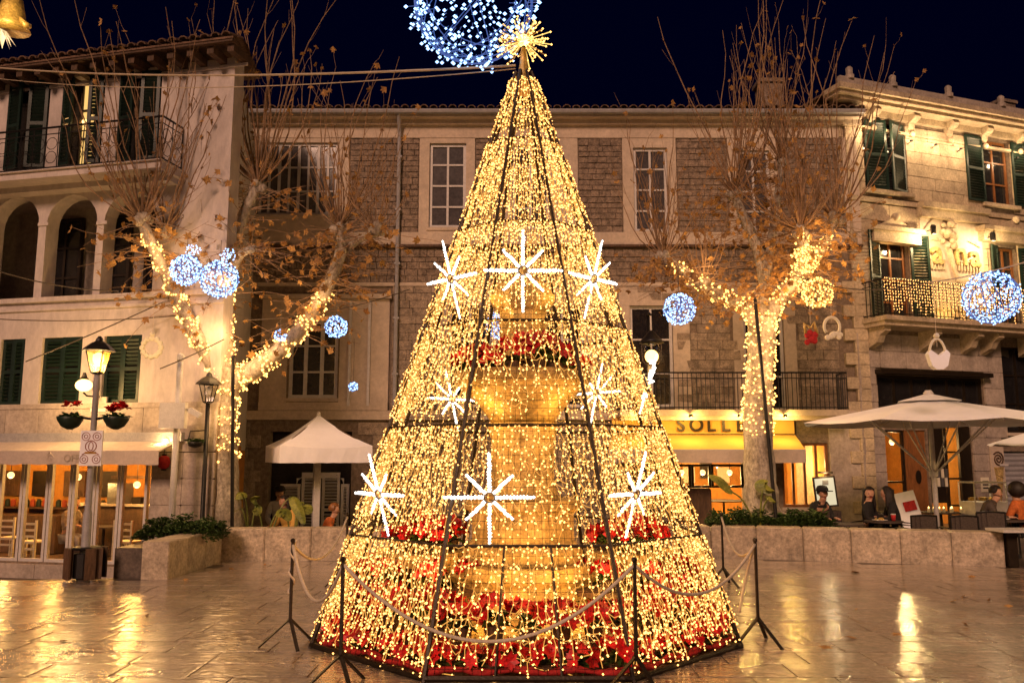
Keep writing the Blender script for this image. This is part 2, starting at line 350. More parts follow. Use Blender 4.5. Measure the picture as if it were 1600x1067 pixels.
# ------------------------------------------------------------------ ground
def gz(x): 
    P=[(-60,-.56),(-8,-.56),(-5.5,-.40),(10,-.08),(60,-.08)]
    for (a,b),(c,d) in zip(P,P[1:]):
        if x<=c: return b+(d-b)*(x-a)/(c-a)
    return -.08
mb=MB(); xs=[-60,-30,-14,-8,-5.5,0,5,10,14,30,60]; ys=[-40,-10,8,12,16,20,26,40,70]
for a,b in zip(xs,xs[1:]):
    for c,d in zip(ys,ys[1:]): mb.quad((a,c,gz(a)),(b,c,gz(b)),(b,d,gz(b)),(a,d,gz(a)))
mb.build('street_ground',m_street,None,'structure')
pA=gnd(213,903); pB=gnd(262,905); pC=gnd(346,877); pD=gnd(700,873); pE=gnd(1112,870); pF=gnd(1572,885)
poly=[V((-16,-7,0)),gnd(0,913)+V((-8,-.75,0)),pA+V((.0,.15,0)),pC+V((-.2,.2,0)),pD+V((0,.25,0)),pE+V((0,.25,0)),pF+V((.1,.2,0)),V((18,pF.y-1.0,0)),V((18,-7,0))]
def inside(x,y):
    r=False
    for i in range(len(poly)):
        a,b=poly[i],poly[i-1]
        if (a.y>y)!=(b.y>y) and x<(b.x-a.x)*(y-a.y)/(b.y-a.y)+a.x: r=not r
    return r
n=len(poly); mb=MB()
mb.add([(p.x,p.y,-.012) for p in poly]+[(p.x,p.y,-.75) for p in poly],[tuple(reversed(range(n)))]+[(i,(i+1)%n,n+(i+1)%n,n+i) for i in range(n)])
plaza=mb.build('plaza_paving',m_mortar,None,'structure')
# paving slabs: rows of uneven width, the largest in view as pieces
slabs=[]; y=-6.8; rr=random.Random(3)
while y<16.2:
    hgt=.46; x=-15.8-rr.random()*.8
    while x<17.8:
        w=rr.uniform(.62,1.05)
        if inside(x+w/2,y+hgt/2) and inside(x+.05,y+.42) and inside(x+w-.05,y+.42): slabs.append((x,y,w,hgt))
        x+=w
    y+=hgt
vis=[]; rest=[]
for s in slabs:
    cx,cyy=s[0]+s[2]/2,s[1]+s[3]/2
    (vis if cyy>7.1 and abs(cx)<.66*cyy+.3 else rest).append(s)
vis.sort(key=lambda s:-(s[2]*s[3]/((s[1]+.2)**3)))
rest+=vis[299:]; vis=vis[:299]
for x,y,w,h in vis:
    piece(plaza,'paving_slab',(x+w/2,y+h/2,-.02+rr.uniform(-.0012,.0012)),(w-.012,h-.012,.04),m_slab,(R(rr.uniform(-.45,.45)),R(rr.uniform(-.3,.3)),0))
mb=MB()
for x,y,w,h in rest: mb.boxr(x+.007,x+w-.007,y+.007,y+h-.007,-.04,rr.uniform(-.001,.001))
mb.build('paving_slabs',m_slab,plaza,'stuff')
# planter wall
HP=.57; TH=.44
pw=thing('planter_wall','low pale stone wall in large blocks bordering the back of the wet plaza','wall',(0,0,0))
def run(a,b,L,inward,name='stone_block'):
    d=(b-a); ln=d.length; k=max(1,round(ln/L)); ang=math.atan2(d.y,d.x); nrm=V((-math.sin(ang),math.cos(ang),0))*inward
    for i in range(k):
        c=a.lerp(b,(i+.5)/k)+nrm*(TH/2); piece(pw,name,(c.x,c.y,HP/2-.02+U(-.003,.003)),(ln/k-.008,TH+U(-.008,.008),HP+.04),m_wallstone,(0,0,ang))
run(pB,pC,.85,1); run(pC+V((-.1,.05,0)),pD,.78,1); run(pD,pE,.78,1); run(pE,pF,.78,1)
def bed(a,b,w):
    d=(b-a).normalized(); nn=V((-d.y,d.x,0)); p=a+nn*TH; q=b+nn*TH
    mb=MB(); vs=[p,q,q+nn*w,p+nn*w]
    mb.add([(v.x,v.y,-.5) for v in vs]+[(v.x,v.y,HP-.12) for v in vs],[(4,5,6,7),(0,1,5,4),(1,2,6,5),(2,3,7,6),(3,0,4,7)])
    mb.build('soil_bed',m_street,pw)
bed(pB+V((0.05,.2,0)),pC,.55); bed(pC,pC.lerp(pD,.55),1.3); bed(pD.lerp(pE,.75),pE.lerp(pF,.38),1.3)
# dark end post of the wall at the right: a bollard board with white rail legs
# ------------------------------------------------------------------ left building
O=at(338,710,16.2); O.z=0
lb=thing('corner_building','cream plastered building with arched loggia and dark green shutters at left','building',O,R(-13))
F=Fac(lb,O,R(-13)); XL=-11.5; ZB=-.6
zt=F.L(205,76,-.62)[1]-.12
ops=[]
up=[F.B(12,129,75,264),F.B(97,121,161,257),F.B(186,114,250,252)]
low=[F.B(-2,530,36,632),F.B(63,527,126,630),F.B(160,524,219,629)]
sh=F.B(0,730,233,880); sh=(XL+.6,sh[1],sh[2],sh[3]+.25)
ar=[]; zledge=F.L(150,460)[1]
for a,b,yt in ((-14,60,309),(72,151,305),(162,243,300)):
    xa=F.L(a,360)[0]; xb=F.L(b,360)[0]; r=(xb-xa)/2; zt_=F.L((a+b)/2,yt)[1]; ar.append((xa,xb,zt_-r*1.0,zt_,r))
XC=F.L(338,400)[0]
aops=[(a,b,zledge,t) for a,b,s,t,r in ar]
mb=MB(); zband=F.L(150,634)[1]
wall(mb,XL,0,zband,zt,up+low+aops,.35)
mb.build('plaster_wall',m_plaster,lb)
mb=MB()
for a,b,s,t,r in ar: mb.arch((a+b)/2,r,s,t+.004,.001,.349)
mb.build('arch_head',m_plaster,lb)
mb=MB(); wall(mb,XL,0,ZB,zband-.004,[sh],.35); mb.build('shop_wall',m_rub_base,lb)
# cladding slabs above and beside the shop
def clad(x0,x1,z0,z1,nx,nz):
    for i in range(nx):
        for j in range(nz):
            a=x0+(x1-x0)*i/nx; b=x0+(x1-x0)*(i+1)/nx; c=z0+(z1-z0)*j/nz; d=z0+(z1-z0)*(j+1)/nz
            piece(lb,'cladding_slab',((a+b)/2,-.02+U(-.003,.003),(c+d)/2),(b-a-.008,.06,d-c-.008),m_clad)
zaw=F.L(150,702)[1]
clad(XL,0,zaw-.05,zband-.01,14,1); clad(sh[1]+.02,0,ZB,zaw-.06,2,5)
clad(XL,sh[1],ZB,sh[2]-.03,12,1)
# side wall turning back into the lane
mb=MB(); e=V((-2.57,5.36)); z0=ZB
mb.add([(0,.004,z0),(e.x,e.y,z0),(e.x,e.y,zt+.1),(0,.004,zt+.1),(-.4,.35,z0),(e.x-.4,e.y,z0),(e.x-.4,e.y,zt+.1),(-.4,.35,zt+.1)],[(0,1,2,3),(4,7,6,5),(3,2,6,7),(1,5,6,2)])
mb.build('side_wall',m_plaster,lb)
# roof, rafters, gutter
rf=tiles(lb,XL-.2,.32,-.62,3.5,zt+.12,zt+1.35,shear=.5)
for i in range(24):
    x=.2-i*.46
    if x<XL: break
    mbb=MB(); mbb.prism([(-.075,-.10),(.075,-.10),(.075,.06),(-.075,.06)],-.5,.3); o=mbb.build('rafter_end',m_wood,lb); o.location=(x,0,zt-.03)
MB().boxr(XL,.3,-.6,-.54,zt+.03,zt+.10).build('fascia_board',m_wood,lb); MB().boxr(XL,.3,-.04,-.002,zt-.22,zt-.16).build('eaves_moulding',m_plaster,lb)
# upper doors with shutters ajar
for i,(a,b,c,d) in enumerate(up):
    w=window(lb,a+.30,b-.30,c,d-.05,2,3,m_frame,e_win if i==1 else g_dark,.2,.06,False)
    MB().boxr(a,b,.24,.26,c,d).build('dark_backing',m_dark,lb)
    wv=(b-a)*(.30 if i==1 else .40)
    shutter(lb,a+.02,c,d-.03,wv,R(12),1,y=.0); shutter(lb,b-.02,c,d-.03,wv,R(14),-1,y=.0)
    MB().boxr(a-.06,b+.06,-.05,-.002,d,d+.05).build('lintel',m_plaster,lb)
plight('room_light',F.O*0+V(((up[1][0]+up[1][1])/2-.15,.12,(up[1][2]+up[1][3])/2+.0)),6,WARM,.05,lb)
MB().ball(((up[1][0]+up[1][1])/2+.02,.05,(up[1][2]+up[1][3])/2-.02),.06).build('room_lamp',e_pend,lb,smooth=True)
# balcony of the top floor
zb=F.L(150,262,-.6)[1]; xb1=F.L(262,250,-.5)[0]
MB().boxr(XL,xb1,-.72,-.002,zb-.16,zb-.02).boxr(XL,xb1+.05,-.78,-.002,zb-.02,zb).boxr(XL,xb1-.1,-.3,-.002,zb-.28,zb-.16).build('balcony_slab',m_plaster,lb)
railing(lb,[(XL,-.68),(xb1-.03,-.68),(xb1-.03,-.02)],zb,zb+.92,step=.30,scroll=True)
# loggia behind the arches
zl=zledge
MB().boxr(XL,-.75,1.4,1.5,zl-.1,ar[0][3]+.2).boxr(XL,-.4,.36,1.4,zl-.15,zl-.05).boxr(XL,-.4,.36,1.4,ar[0][3]+.1,ar[0][3]+.2).boxr(-.85,-.75,.36,1.4,zl-.1,ar[0][3]+.2).build('loggia_room',m_clad,lb)
for k in range(4):
    x=(ar[0][0]+.35)+k*(ar[1][0]-ar[0][0])*.9
    window(lb,x,x+.9,zl,zl+2.1,2,3,m_frame,g_dark,1.3,.07,False)
MB().boxr(XL,.02,-.09,-.002,zl-.12,zl-.02).boxr(XL,.02,-.05,-.002,zl-.30,zl-.24).build('ledge_moulding',m_plaster,lb)
for a,b,s,t,r in ar: MB().boxr(b+.0,b+.26,-.03,-.002,s-.07,s).build('impost',m_plaster,lb)
# closed shutters of the middle floor
for a,b,c,d in low:
    MB().boxr(a,b,.12,.14,c,d).build('dark_backing',m_dark,lb)
    shutter(lb,a+.01,c,d,(b-a)/2-.015,0,1,y=.10); shutter(lb,b-.01,c,d,(b-a)/2-.015,0,-1,y=.055)
MB().boxr(XL,.02,-.07,-.002,zband-.05,zband+.05).build('string_course',m_clad,lb)
# cafe front
a,b,c,d=sh; zv0=F.L(120,727,-.75)[1]; zv1=F.L(120,704,-.75)[1]; xr=F.L(248,710,-.75)[0]
mb=MB(); mb.add([(XL,-.03,zv1+.22),(xr,-.03,zv1+.22),(xr,-.75,zv1),(XL,-.75,zv1),(XL,-.03,zv1+.19),(xr,-.03,zv1+.19),(xr,-.75,zv1-.03),(XL,-.75,zv1-.03)],[(0,1,2,3),(7,6,5,4),(1,5,6,2)])
nn=60
for i in range(nn):
    x0=XL+(xr-XL)*i/nn; x1=XL+(xr-XL)*(i+1)/nn; w0=.02*math.sin(i*1.3); w1=.02*math.sin((i+1)*1.3); s0=.025*abs(math.sin(i*.9)); s1=.025*abs(math.sin((i+1)*.9))
    mb.quad((x0,-.755+w0*.4,zv0+s0),(x1,-.755+w1*.4,zv0+s1),(x1,-.755,zv1),(x0,-.755,zv1)); mb.quad((x0,-.745+w0*.4,zv0+s0),(x0,-.745,zv1),(x1,-.745,zv1),(x1,-.745+w1*.4,zv0+s1))
aw=mb.build('awning',m_awn,lb)
MB().boxr(XL,xr+.05,-.16,-.051,zv1+.18,zv1+.36).build('awning_cassette',m_grey,aw)
x,z=F.L(77,716,-.77); MB().ring((x,-.765,z),.12,.008,(1,0,0),(0,0,1),4,4).build('logo_square',m_clad,aw).rotation_euler=(0,0,0)
text(aw,'G',.17,(x,-.768,z),(pi/2,0,0),m_clad,.002,'lettering'); x,z=F.L(108,716,-.77); text(aw,'OFE',.20,(x+.05,-.768,z),(pi/2,0,0),m_clad,.002,'lettering')
# mullions by picture x
xs=[F.L(p,800,.12)[0] for p in (-60,-2,36,76,113,150,188,231)]
zf=sh[2]
for i,(p,q) in enumerate(zip(xs,xs[1:])):
    if i==4: zb_=zf-.28
    window(lb,p+.01,q-.01,zf,sh[3]-.02,1,1,m_white,g_pane,.12,.06,False)
# interior
zi=sh[3]+.1
MB().boxr(a,b+.2,2.9,3.0,ZB,zi).build('back_wall',m_inter,lb); MB().boxr(a,b+.2,.36,2.9,zi,zi+.1).build('room_ceiling',m_inter,lb); MB().boxr(b+.2,b+.3,.36,2.9,ZB,zi).build('room_wall',m_inter,lb); MB().boxr(a,b+.2,.36,2.9,ZB-.1,zf-.12).build('room_floor',m_wood,lb)
mb=MB(); mb.boxr(b-3.4,b-.1,1.9,2.3,zf-.1,zf+1.0); mb.build('bar_counter',m_wood,lb)
MB().boxr(b-3.5,b,1.85,2.35,zf+1.0,zf+1.05).build('counter_top',m_clad,lb)
for j in range(3): MB().boxr(b-1.9,b-.1,2.62,2.88,zf+1.1+j*.36,zf+1.13+j*.36).build('shelf',m_wood,lb)
for k in range(6): MB().lathe([(.045,0),(.05,.02),(.05,.16),(.015,.2),(.015,.28)],8,(b-1.7+k*.25,2.75,zf+1.13+.36*(k%2))).build('bottle',m_green,lb)
MB().boxr(b-2.5,b-2.1,1.9,2.25,zf+1.05,zf+1.5).build('coffee_machine',m_steel,lb); MB().boxr(a,b-3.9,2.0,2.6,zf-.1,zf+.75).build('display_case',m_wood,lb)
for k,(px,py) in enumerate(((17,742),(122,745),(214,757))):
    x,z=F.L(px,py,1.5); MB().ball((x,1.5,z),.075,10,8).build('pendant_lamp',e_pend,lb,smooth=True); MB().tube([(x,1.5,z+.05),(x,1.5,zi)],.008,4).build('pendant_cord',m_iron,lb); plight('pendant_light',(x,1.5,z-.12),60,(1,.56,.16),.1,lb)
for xx in (b-1.2,b-3.4,b-5.6): plight('cafe_light',(xx,1.3,zi-.25),120,(1,.50,.12),.2,lb)
# side lantern on the wall
x,z=F.L(259,690,-.18)
wl=thing('wall_lamp','small lit bracket lamp on stone wall beside cafe awning','lamp',lb.matrix_basis@V((x,-.18,z)) if False else O+Mx.Rotation(R(-13),3,'Z')@V((x,-.18,z)),R(-13))
MB().tube([(0,.17,.06),(0,.05,.1),(0,0,.06)],.015,6).boxr(-.04,.04,.14,.178,0,.12).build('bracket',m_iron,wl); MB().lathe([(.03,-.1),(.06,-.02),(.05,.05),(.02,.07)],10).build('globe',e_lamp,wl,smooth=True); plight('wall_lamp_light',(0,-.14,-.02),25,WARM,.04,wl)
x,z=F.L(255,722,-.12); p=O+Mx.Rotation(R(-13),3,'Z')@V((x,-.10,z))
fl=thing('paper_lantern','small red hanging lantern below the lit bracket lamp','lantern',p); MB().lathe([(.04,-.13),(.10,-.09),(.12,0),(.10,.09),(.04,.13)],12).build('body',m_redcloth,fl,smooth=True); MB().lathe([(.045,-.16),(.045,-.13)],10).lathe([(.045,.13),(.045,.16)],10).tube([(0,0,.16),(0,0,.32)],.006,4).build('cap',m_iron,fl)
MB().boxr(-.01,.01,-.0,.12,.30,.32).build('hook',m_iron,fl)

# more of the cafe room: shelf rows, framed boards, goods on the counter
for k in range(5):
    x=b-3.6-k*.9; MB().boxr(x,x+.6,2.84,2.88,zf+1.15,zf+1.75).build('framed_board',m_wood if k%2 else m_frame,lb)
    MB().boxr(x-.1,x+.75,2.6,2.88,zf+.86,zf+.90).build('shelf',m_wood,lb)
    for q in range(4): MB().lathe([(.05,0),(.06,.02),(.06,.14),(.03,.18)],8,(x+q*.17,2.72,zf+.90)).build('jar',m_cork if q%2 else m_green,lb)
for k in range(5): MB().boxr(b-1.9+k*.36,b-1.9+k*.36+.22,1.95,2.2,zf+1.05,zf+1.2+.12*(k%3)).build('counter_goods',m_wood if k%2 else m_frame,lb)
MB().boxr(b-2.2,b-1.0,1.6,1.75,zf+1.62,zf+1.68).tube([(b-2.1,1.68,zf+1.68),(b-2.1,1.68,zi)],.01,4).tube([(b-1.1,1.68,zf+1.68),(b-1.1,1.68,zi)],.01,4).build('hanging_shelf',m_wood,lb)
# ------------------------------------------------------------------ main building in the middle
mbn=thing('stone_townhouse','long brown rubble stone townhouse with cream framed windows behind the tree cone','building',(0,22,0))
F=Fac(mbn,(0,22,0),0); X0=F.L(372,400)[0]; X1=F.L(1346,400)[0]; ZB=-.6
zt=F.L(800,192)[1]; ztop0=F.L(800,372)[1]
wins=[F.B(405,224,527,336),F.B(671,225,728,356),F.B(800,228,858,358),F.B(990,232,1043,362),F.B(1152,236,1204,362)]
mid=[F.B(452,500,528,622),F.B(985,478,1052,636),F.B(1163,486,1226,640),F.B(700,478,768,636),F.B(845,478,912,636)]
gal=F.B(408,468,608,640)
shopL=F.B(418,674,548,860); shopR=F.B(1045,722,1164,830); shopW=F.B(1222,692,1296,792); 
mb=MB(); wall(mb,X0,X1,ZB,zt,wins+mid+[(shopL[0],shopL[1],ZB+.1,shopL[3]),(shopR[0],shopR[1],ZB+.1,shopR[3]),shopW],.3); mb.build('rubble_wall',m_rub_base,mbn)
opsall=wins+mid+[shopL,shopR,shopW]
# cream dressings: frieze, sill band, surrounds; brown panels of rubble stones between
def slab_(x0,x1,z0,z1,y=-.06,name='cream_band',m=m_cream): return MB().boxr(x0,x1,y,-.002,z0,z1).build(name,m,mbn)
zf0=F.L(800,217)[1]; slab_(X0,X1,zf0,zt,-.07,'frieze'); 
slab_(X0,X1,F.L(800,384)[1],F.L(800,364)[1],-.08,'sill_band'); MB().boxr(X0,X1,-.16,-.002,F.L(800,386)[1]-.03,F.L(800,384)[1]-.002).build('shadow_ledge',m_wood,mbn)  # dark timber colour puts the ledge's shadow line into the strip
zs=F.L(800,364)[1]+.003
def surround(w,pxl,pxr):
    a,b,c,d=w; l=F.L(pxl,300)[0]; r=F.L(pxr,300)[0]
    slab_(l,a-.002,zs,zf0-.003,-.05,'window_surround'); slab_(b+.002,r,zs,zf0-.003,-.05,'window_surround'); slab_(a-.001,b+.001,d+.003,zf0-.003,-.05,'window_head'); 
    if c-zs>.05: slab_(a-.001,b+.001,zs,c-.003,-.05,'window_apron')
surround(wins[0],392,545); surround(wins[1],655,742); surround(wins[2],785,903); surround(wins[3],973,1057); surround(wins[4],1138,1216)
panels=[(546,654),(743,784),(904,972),(1058,1137),(1217,1330)]
def rubble(x0,x1,z0,z1,out,ops,rowh=.2,wmin=.22,wmax=.5):
    z=z0; 
    while z<z1-.05:
        h=min(rowh*U(.8,1.2),z1-z); x=x0
        if z1-(z+h)<.08: h=z1-z
        while x<x1-.02:
            w=U(wmin,wmax)
            if x1-(x+w)<wmin*.6: w=x1-x
            if not any(o[0]-.02<x+w and x<o[1]+.02 and o[2]-.02<z+h and z<o[3]+.02 for o in ops): out.append((x,z,w,h))
            x+=w
        z+=h
st=[]
for a,b in panels: rubble(F.L(a,300)[0]+.003,F.L(b,300)[0]-.003,zs,zf0-.003,st,wins,.17,.2,.42)
big=[]
zq=F.L(800,442)[1]
rubble(X0,F.L(1310,420)[0],zq,F.L(800,387)[1]-.04,st,[],.17,.18,.4)
zbal=F.L(1100,645)[1]
rubble(F.L(612,550)[0],F.L(1310,550)[0],zbal,zq-.1,big,mid+[gal],.24,.35,.7)
rubble(X0,F.L(1330,700)[0],ZB,zbal-.25,big,[shopL,(shopR[0]-.1,shopW[1]+.1,ZB,F.L(1100,648)[1])],.34,.5,.95)
slab_(X0,X1,zq-.1,zq-.002,-.07,'string_course')
# window dressings of the middle floor
for w,l,r in ((mid[1],968,1078),(mid[2],1146,1244),(mid[3],684,784),(mid[4],829,928)):
    a,b,c,d=w; l=F.L(l,550)[0]; r=F.L(r,550)[0]; zz=F.L(1000,450)[1]
    slab_(l,a-.002,zbal,d+.0,-.05,'window_surround'); slab_(b+.002,r,zbal,d,-.05,'window_surround'); slab_(l,r,d+.003,zz,-.055,'window_head')
def stones(lst,m,name,n,depth=.07):
    lst.sort(key=lambda s:-s[2]*s[3])
    for x,z,w,h in lst[:n]: piece(mbn,name,(x+w/2,-.012+U(-.012,.008),z+h/2),(w-.012,depth,h-.011),m,(U(-.02,.02),U(-.02,.02),U(-.02,.02)))
    mb=MB()
    for x,z,w,h in lst[n:]:
        q=U(-.05,-.02); mb.boxr(x+.012,x+w-.012,q,-.001,z+.012,z+h-.012)
    if mb.v: mb.build(name+'_facing',m,mbn,'stuff')
big2=[b for b in big if b[1]<zbal-.2]; big1=[b for b in big if b[1]>=zbal-.2]
def hid(b):
    x,z=b[0]+b[2]/2,b[1]+b[3]/2; return -3.2+.3*max(0,z-2)<x<3.4-.3*max(0,z-2)
stones(st,m_rubble,'rubble_stone',190,.06)
stones([b for b in big1 if not hid(b)]+[],m_ashlar,'ashlar_block',150); 
mb=MB()
for x,z,w,h in [b for b in big if hid(b)]: mb.boxr(x+.01,x+w-.01,-.04,-.001,z+.01,z+h-.01)
mb.build('ashlar_facing',m_ashlar,mbn,'stuff')
stones([b for b in big2 if not hid(b)],m_ashlar,'ashlar_block',110)
# quoins at the right end
piece(mbn,'smooth_pier',((shopW[1]+X1-.2)/2,-.028,(ZB+zbal-.3)/2),(X1-.2-shopW[1]-.05,.07,zbal-.3-ZB),m_clad)
z=ZB; k=0
while z<zq-.15:
    w=.62 if k%2 else .36; piece(mbn,'quoin_stone',(X1-w/2,-.06,z+.16),(w,.14,.31),m_rstone); z+=.325; k+=1
piece(mbn,'corner_pilaster',(X1-.2,-.055,(zs+zf0)/2),(.4,.13,zf0-zs-.01),m_cream)
# windows
window(mbn,*wins[0],8,3,m_white,g_grey,.08,.07,True,(2,4,6))
for w in wins[1:]: 
    window(mbn,*w,2,4,m_white,g_grey,.08,.08,True)
    mb=MB(); a,b,c,d=w
    for i in range(int((d-c)/.09)): mb.boxr(a+.1,b-.1,.13,.15,c+i*.09,c+i*.09+.05)
    mb.build('blind',m_grey,mbn)
for w in [wins[0]]+mid: MB().boxr(w[0],w[1],.27,.29,w[2],w[3]).build('dark_backing',m_dark,mbn)
window(mbn,*mid[0],3,3,m_white,g_dark,.08,.09,True,(1,2))
for w in mid[1:]:
    window(mbn,*w,2,3,m_white,g_dark,.12,.08,False)
# enclosed gallery at left
a,b,c,d=gal; 
slab_(a,mid[0][0]-.05,c,d,-.05,'gallery_panel',m_cream); slab_(mid[0][1]+.05,b,c,d,-.05,'gallery_panel',m_cream); slab_(mid[0][0]-.049,mid[0][1]+.049,mid[0][3]+.05,d,-.05,'gallery_panel'); slab_(a,b,F.L(500,640)[1]-.02,mid[0][2]-.11,-.09,'gallery_sill')
for q in (F.L(545,560)[0],F.L(575,560)[0]): MB().boxr(q,q+.07,-.10,-.051,c+.1,d-.05).build('gallery_strip',m_white,mbn)
MB().boxr(a-.06,b+.06,-.18,-.002,d+.004,d+.12).build('gallery_cornice',m_cream,mbn)
slab_(X0,F.L(1335,640)[0],F.L(800,656)[1],F.L(800,642)[1],-.14,'floor_band')
# eaves
MB().boxr(X0,X1+.1,-.42,-.002,zt,zt+.10).boxr(X0,X1+.1,-.2,-.002,zt-.12,zt-.002).build('eaves_cornice',m_cream,mbn)
MB().tube([(X0,-.5,zt+.12),(X1+.1,-.5,zt+.12)],.075,8).build('gutter',m_grey,mbn)
tiles(mbn,X0,X1+.2,-.46,5,zt+.2,zt+1.5,w=.26)
x=F.L(622,400)[0]; MB().tube([(x,-.45,zt+.1),(x,-.16,zt-.35),(x,-.16,zbal-.3)],.055,8).build('drainpipe',m_grey,mbn)
for k in range(5): MB().boxr(x-.08,x+.08,-.2,-.04,zbal+1+k*1.5,zbal+1.05+k*1.5).build('pipe_clip',m_grey,mbn)
x=F.L(1236,550)[0]
# first floor balcony
bx0=F.L(962,640)[0]; bx1=F.L(1306,640)[0]; zsl=F.L(1150,640,-.8)[1]
MB().boxr(bx0,bx1,-.85,-.142,zsl-.16,zsl).boxr(bx0+.05,bx1-.05,-.7,-.142,zsl-.26,zsl-.16).build('balcony_slab',m_cream,mbn)
zr=F.L(1150,582,-.8)[1]
railing(mbn,[(bx0,-.15),(bx0,-.8),(bx1,-.8),(bx1,-.15)],zsl,zr,step=.115)
# old wooden double door at left with louvred shutters
a,b,c,d=shopL; MB().boxr(a,b,.31,.35,ZB,d).build('dark_backing',m_dark,mbn)
for k,(p,q,t) in enumerate(((437,468,756),(470,500,738),(502,530,738),(532,545,756))):
    u=F.L(p,760)[0]; v=F.L(q,760)[0]; z1=F.L(500,t)[1]
    shutter(mbn,u,ZB+.1,z1,v-u,0,1,m_white,.12)
mb=MB(); xm=F.L(500,740)[0]; zz=F.L(500,750)[1]
mb.arch(xm,.62,zz-.1,zz+.05,.04,.09,.30,10); mb.build('door_arch_top',m_white,mbn)
# restaurant with lettered awning
a,b,c,d=shopR; zfa=F.L(1140,678)[1]; zfb=F.L(1140,651)[1]; fx0=F.L(955,665)[0]; fx1=F.L(1237,665)[0]
MB().boxr(fx0,fx1,-.20,-.145,zfa,zfb).build('shop_fascia',m_awny,mbn)
MB().boxr(fx0,fx1,-.235,-.20,zfa-.03,zfa).build('fascia_rail',m_frame,mbn)
zv1=F.L(1150,703,-1.5)[1]; zv0=F.L(1150,723,-1.5)[1]; ax0=F.L(950,710,-1.5)[0]; ax1=F.L(1259,708,-1.5)[0]
mb=MB(); n=24
for i in range(n):
    p,q=i/n,(i+1)/n; T=lambda t:fx0+(fx1-fx0)*t; B=lambda t:ax0+(ax1-ax0)*t
    mb.quad((B(p),-1.5,zv1),(B(q),-1.5,zv1),(T(q),-.24,zfa-.03),(T(p),-.24,zfa-.03)); mb.quad((B(p),-1.5,zv1-.012),(T(p),-.24,zfa-.042),(T(q),-.24,zfa-.042),(B(q),-1.5,zv1-.012))
aw=mb.build('awning',m_awny,mbn); mb=MB()
for i in range(n):
    x0=ax0+(ax1-ax0)*i/n; x1=ax0+(ax1-ax0)*(i+1)/n; w0=.015*math.sin(i*1.7); w1=.015*math.sin((i+1)*1.7)
    mb.quad((x0,-1.51+w0,zv0),(x1,-1.51+w1,zv0),(x1,-1.51,zv1),(x0,-1.51,zv1)); mb.quad((x0,-1.5+w0,zv0),(x0,-1.5,zv1),(x1,-1.5,zv1),(x1,-1.5+w1,zv0))
mb.build('valance',m_awn,aw); MB().tube([(ax0,-1.5,zv1),(ax1,-1.5,zv1)],.02,6).build('front_bar',m_white,aw)
for ch,px in (('S',1064),('Ó',1088),('L',1111),('L',1134),('E',1157),('R',1180)):
    x,z=F.L(px,664.5,-.26); text(mbn,ch,.47,(x,-.262,z-.005),(pi/2,0,0),m_frame,.012,'sign_letter',bold=.012)
x,z=F.L(1066,656,-.26); MB().box((x,-.262,z+.02),(.03,.02,.10),Mx.Rotation(R(35),3,'Y')).build('sign_accent',m_frame,mbn)
for px in (1000,1075,1150,1220):
    x,z=F.L(px,652,-.62); 
    MB().tube([(x,-.15,z-.0),(x,-.97,z+.05)],.012,5).lathe([(.05,0),(.06,-.06),(.03,-.08)],8,(x,-.97,z+.06)).build('sign_light',m_frame,mbn); plight('sign_lamp',(x,-1.0,z-.10),42,(1,.62,.16),.04,mbn)
# shop windows and the room behind
for (p,q) in ((1046,1082),(1082,1113),(1113,1164)):
    u=F.L(p,770)[0]; v=F.L(q,770)[0]; window(mbn,u+.005,v-.005,F.L(1100,762)[1],shopR[3]-.05,1,1,m_frame,g_pane,.12,.06,False)
mb=MB(); a,b,c,d=shopW; window(mbn,a,b,c,d,4,1,m_door,g_pane,.1,.07,True)
ra,rb=shopR[0]-.5,shopW[1]+.3; zc=F.L(1100,688)[1]
MB().boxr(ra,rb,5,5.1,ZB,zc).build('back_wall',m_inter,mbn); MB().boxr(ra-.1,ra,.32,5,ZB,zc).boxr(rb,rb+.1,.32,5,ZB,zc).build('room_wall',m_inter,mbn); MB().boxr(ra,rb,.32,5,zc,zc+.1).build('room_ceiling',m_inter,mbn); MB().boxr(ra,rb,.32,5,ZB,-.15).build('room_floor',m_wood,mbn)
piece(mbn,'apron_wall',((shopW[0]+shopW[1])/2,-.03,(shopW[2]+ZB)/2-.05),(shopW[1]-shopW[0]+.3,.08,shopW[2]-ZB-.1),m_cream)
piece(mbn,'apron_wall',((shopR[0]+F.L(1112,770)[0])/2,.12,(F.L(1100,762)[1]+ZB)/2),(F.L(1112,770)[0]-shopR[0],.16,F.L(1100,762)[1]-ZB-.02),m_wood)
for k,px in enumerate((1065,1098,1140,1240,1280)):
    x,z=F.L(px,738-(20 if px>1200 else 0),1.8); MB().ball((x,1.8,z),.08,10,8).build('pendant_lamp',e_pend,mbn,smooth=True); MB().tube([(x,1.8,z+.07),(x,1.8,zc)],.01,4).build('pendant_cord',m_iron,mbn)
    plight('pendant_light',(x,1.8,z-.14),170,(1,.60,.2),.08,mbn)
for k in range(5):
    x=shopR[0]+.3+k*.55; MB().boxr(x,x+.38,4.9,4.98,1.0+.15*(k%2),1.5+.15*(k%2)).build('picture_frame',m_frame if k%2 else m_paper,mbn)
MB().boxr(shopR[0]+.1,shopR[0]+1.6,3.4,3.9,-.15,.9).build('bar_counter',m_wood,mbn)
plight('room_light',(shopR[0]+1.2,2.6,zc-.3),240,(1,.60,.2),.25,mbn)
# a chimney on the roof
x=F.L(1175,130,5)[0]; MB().boxr(x-.35,x+.35,3,3.6,zt+.6,zt+2.6).boxr(x-.42,x+.42,2.93,3.67,zt+2.6,zt+2.72).build('chimney',m_rubble,mbn)
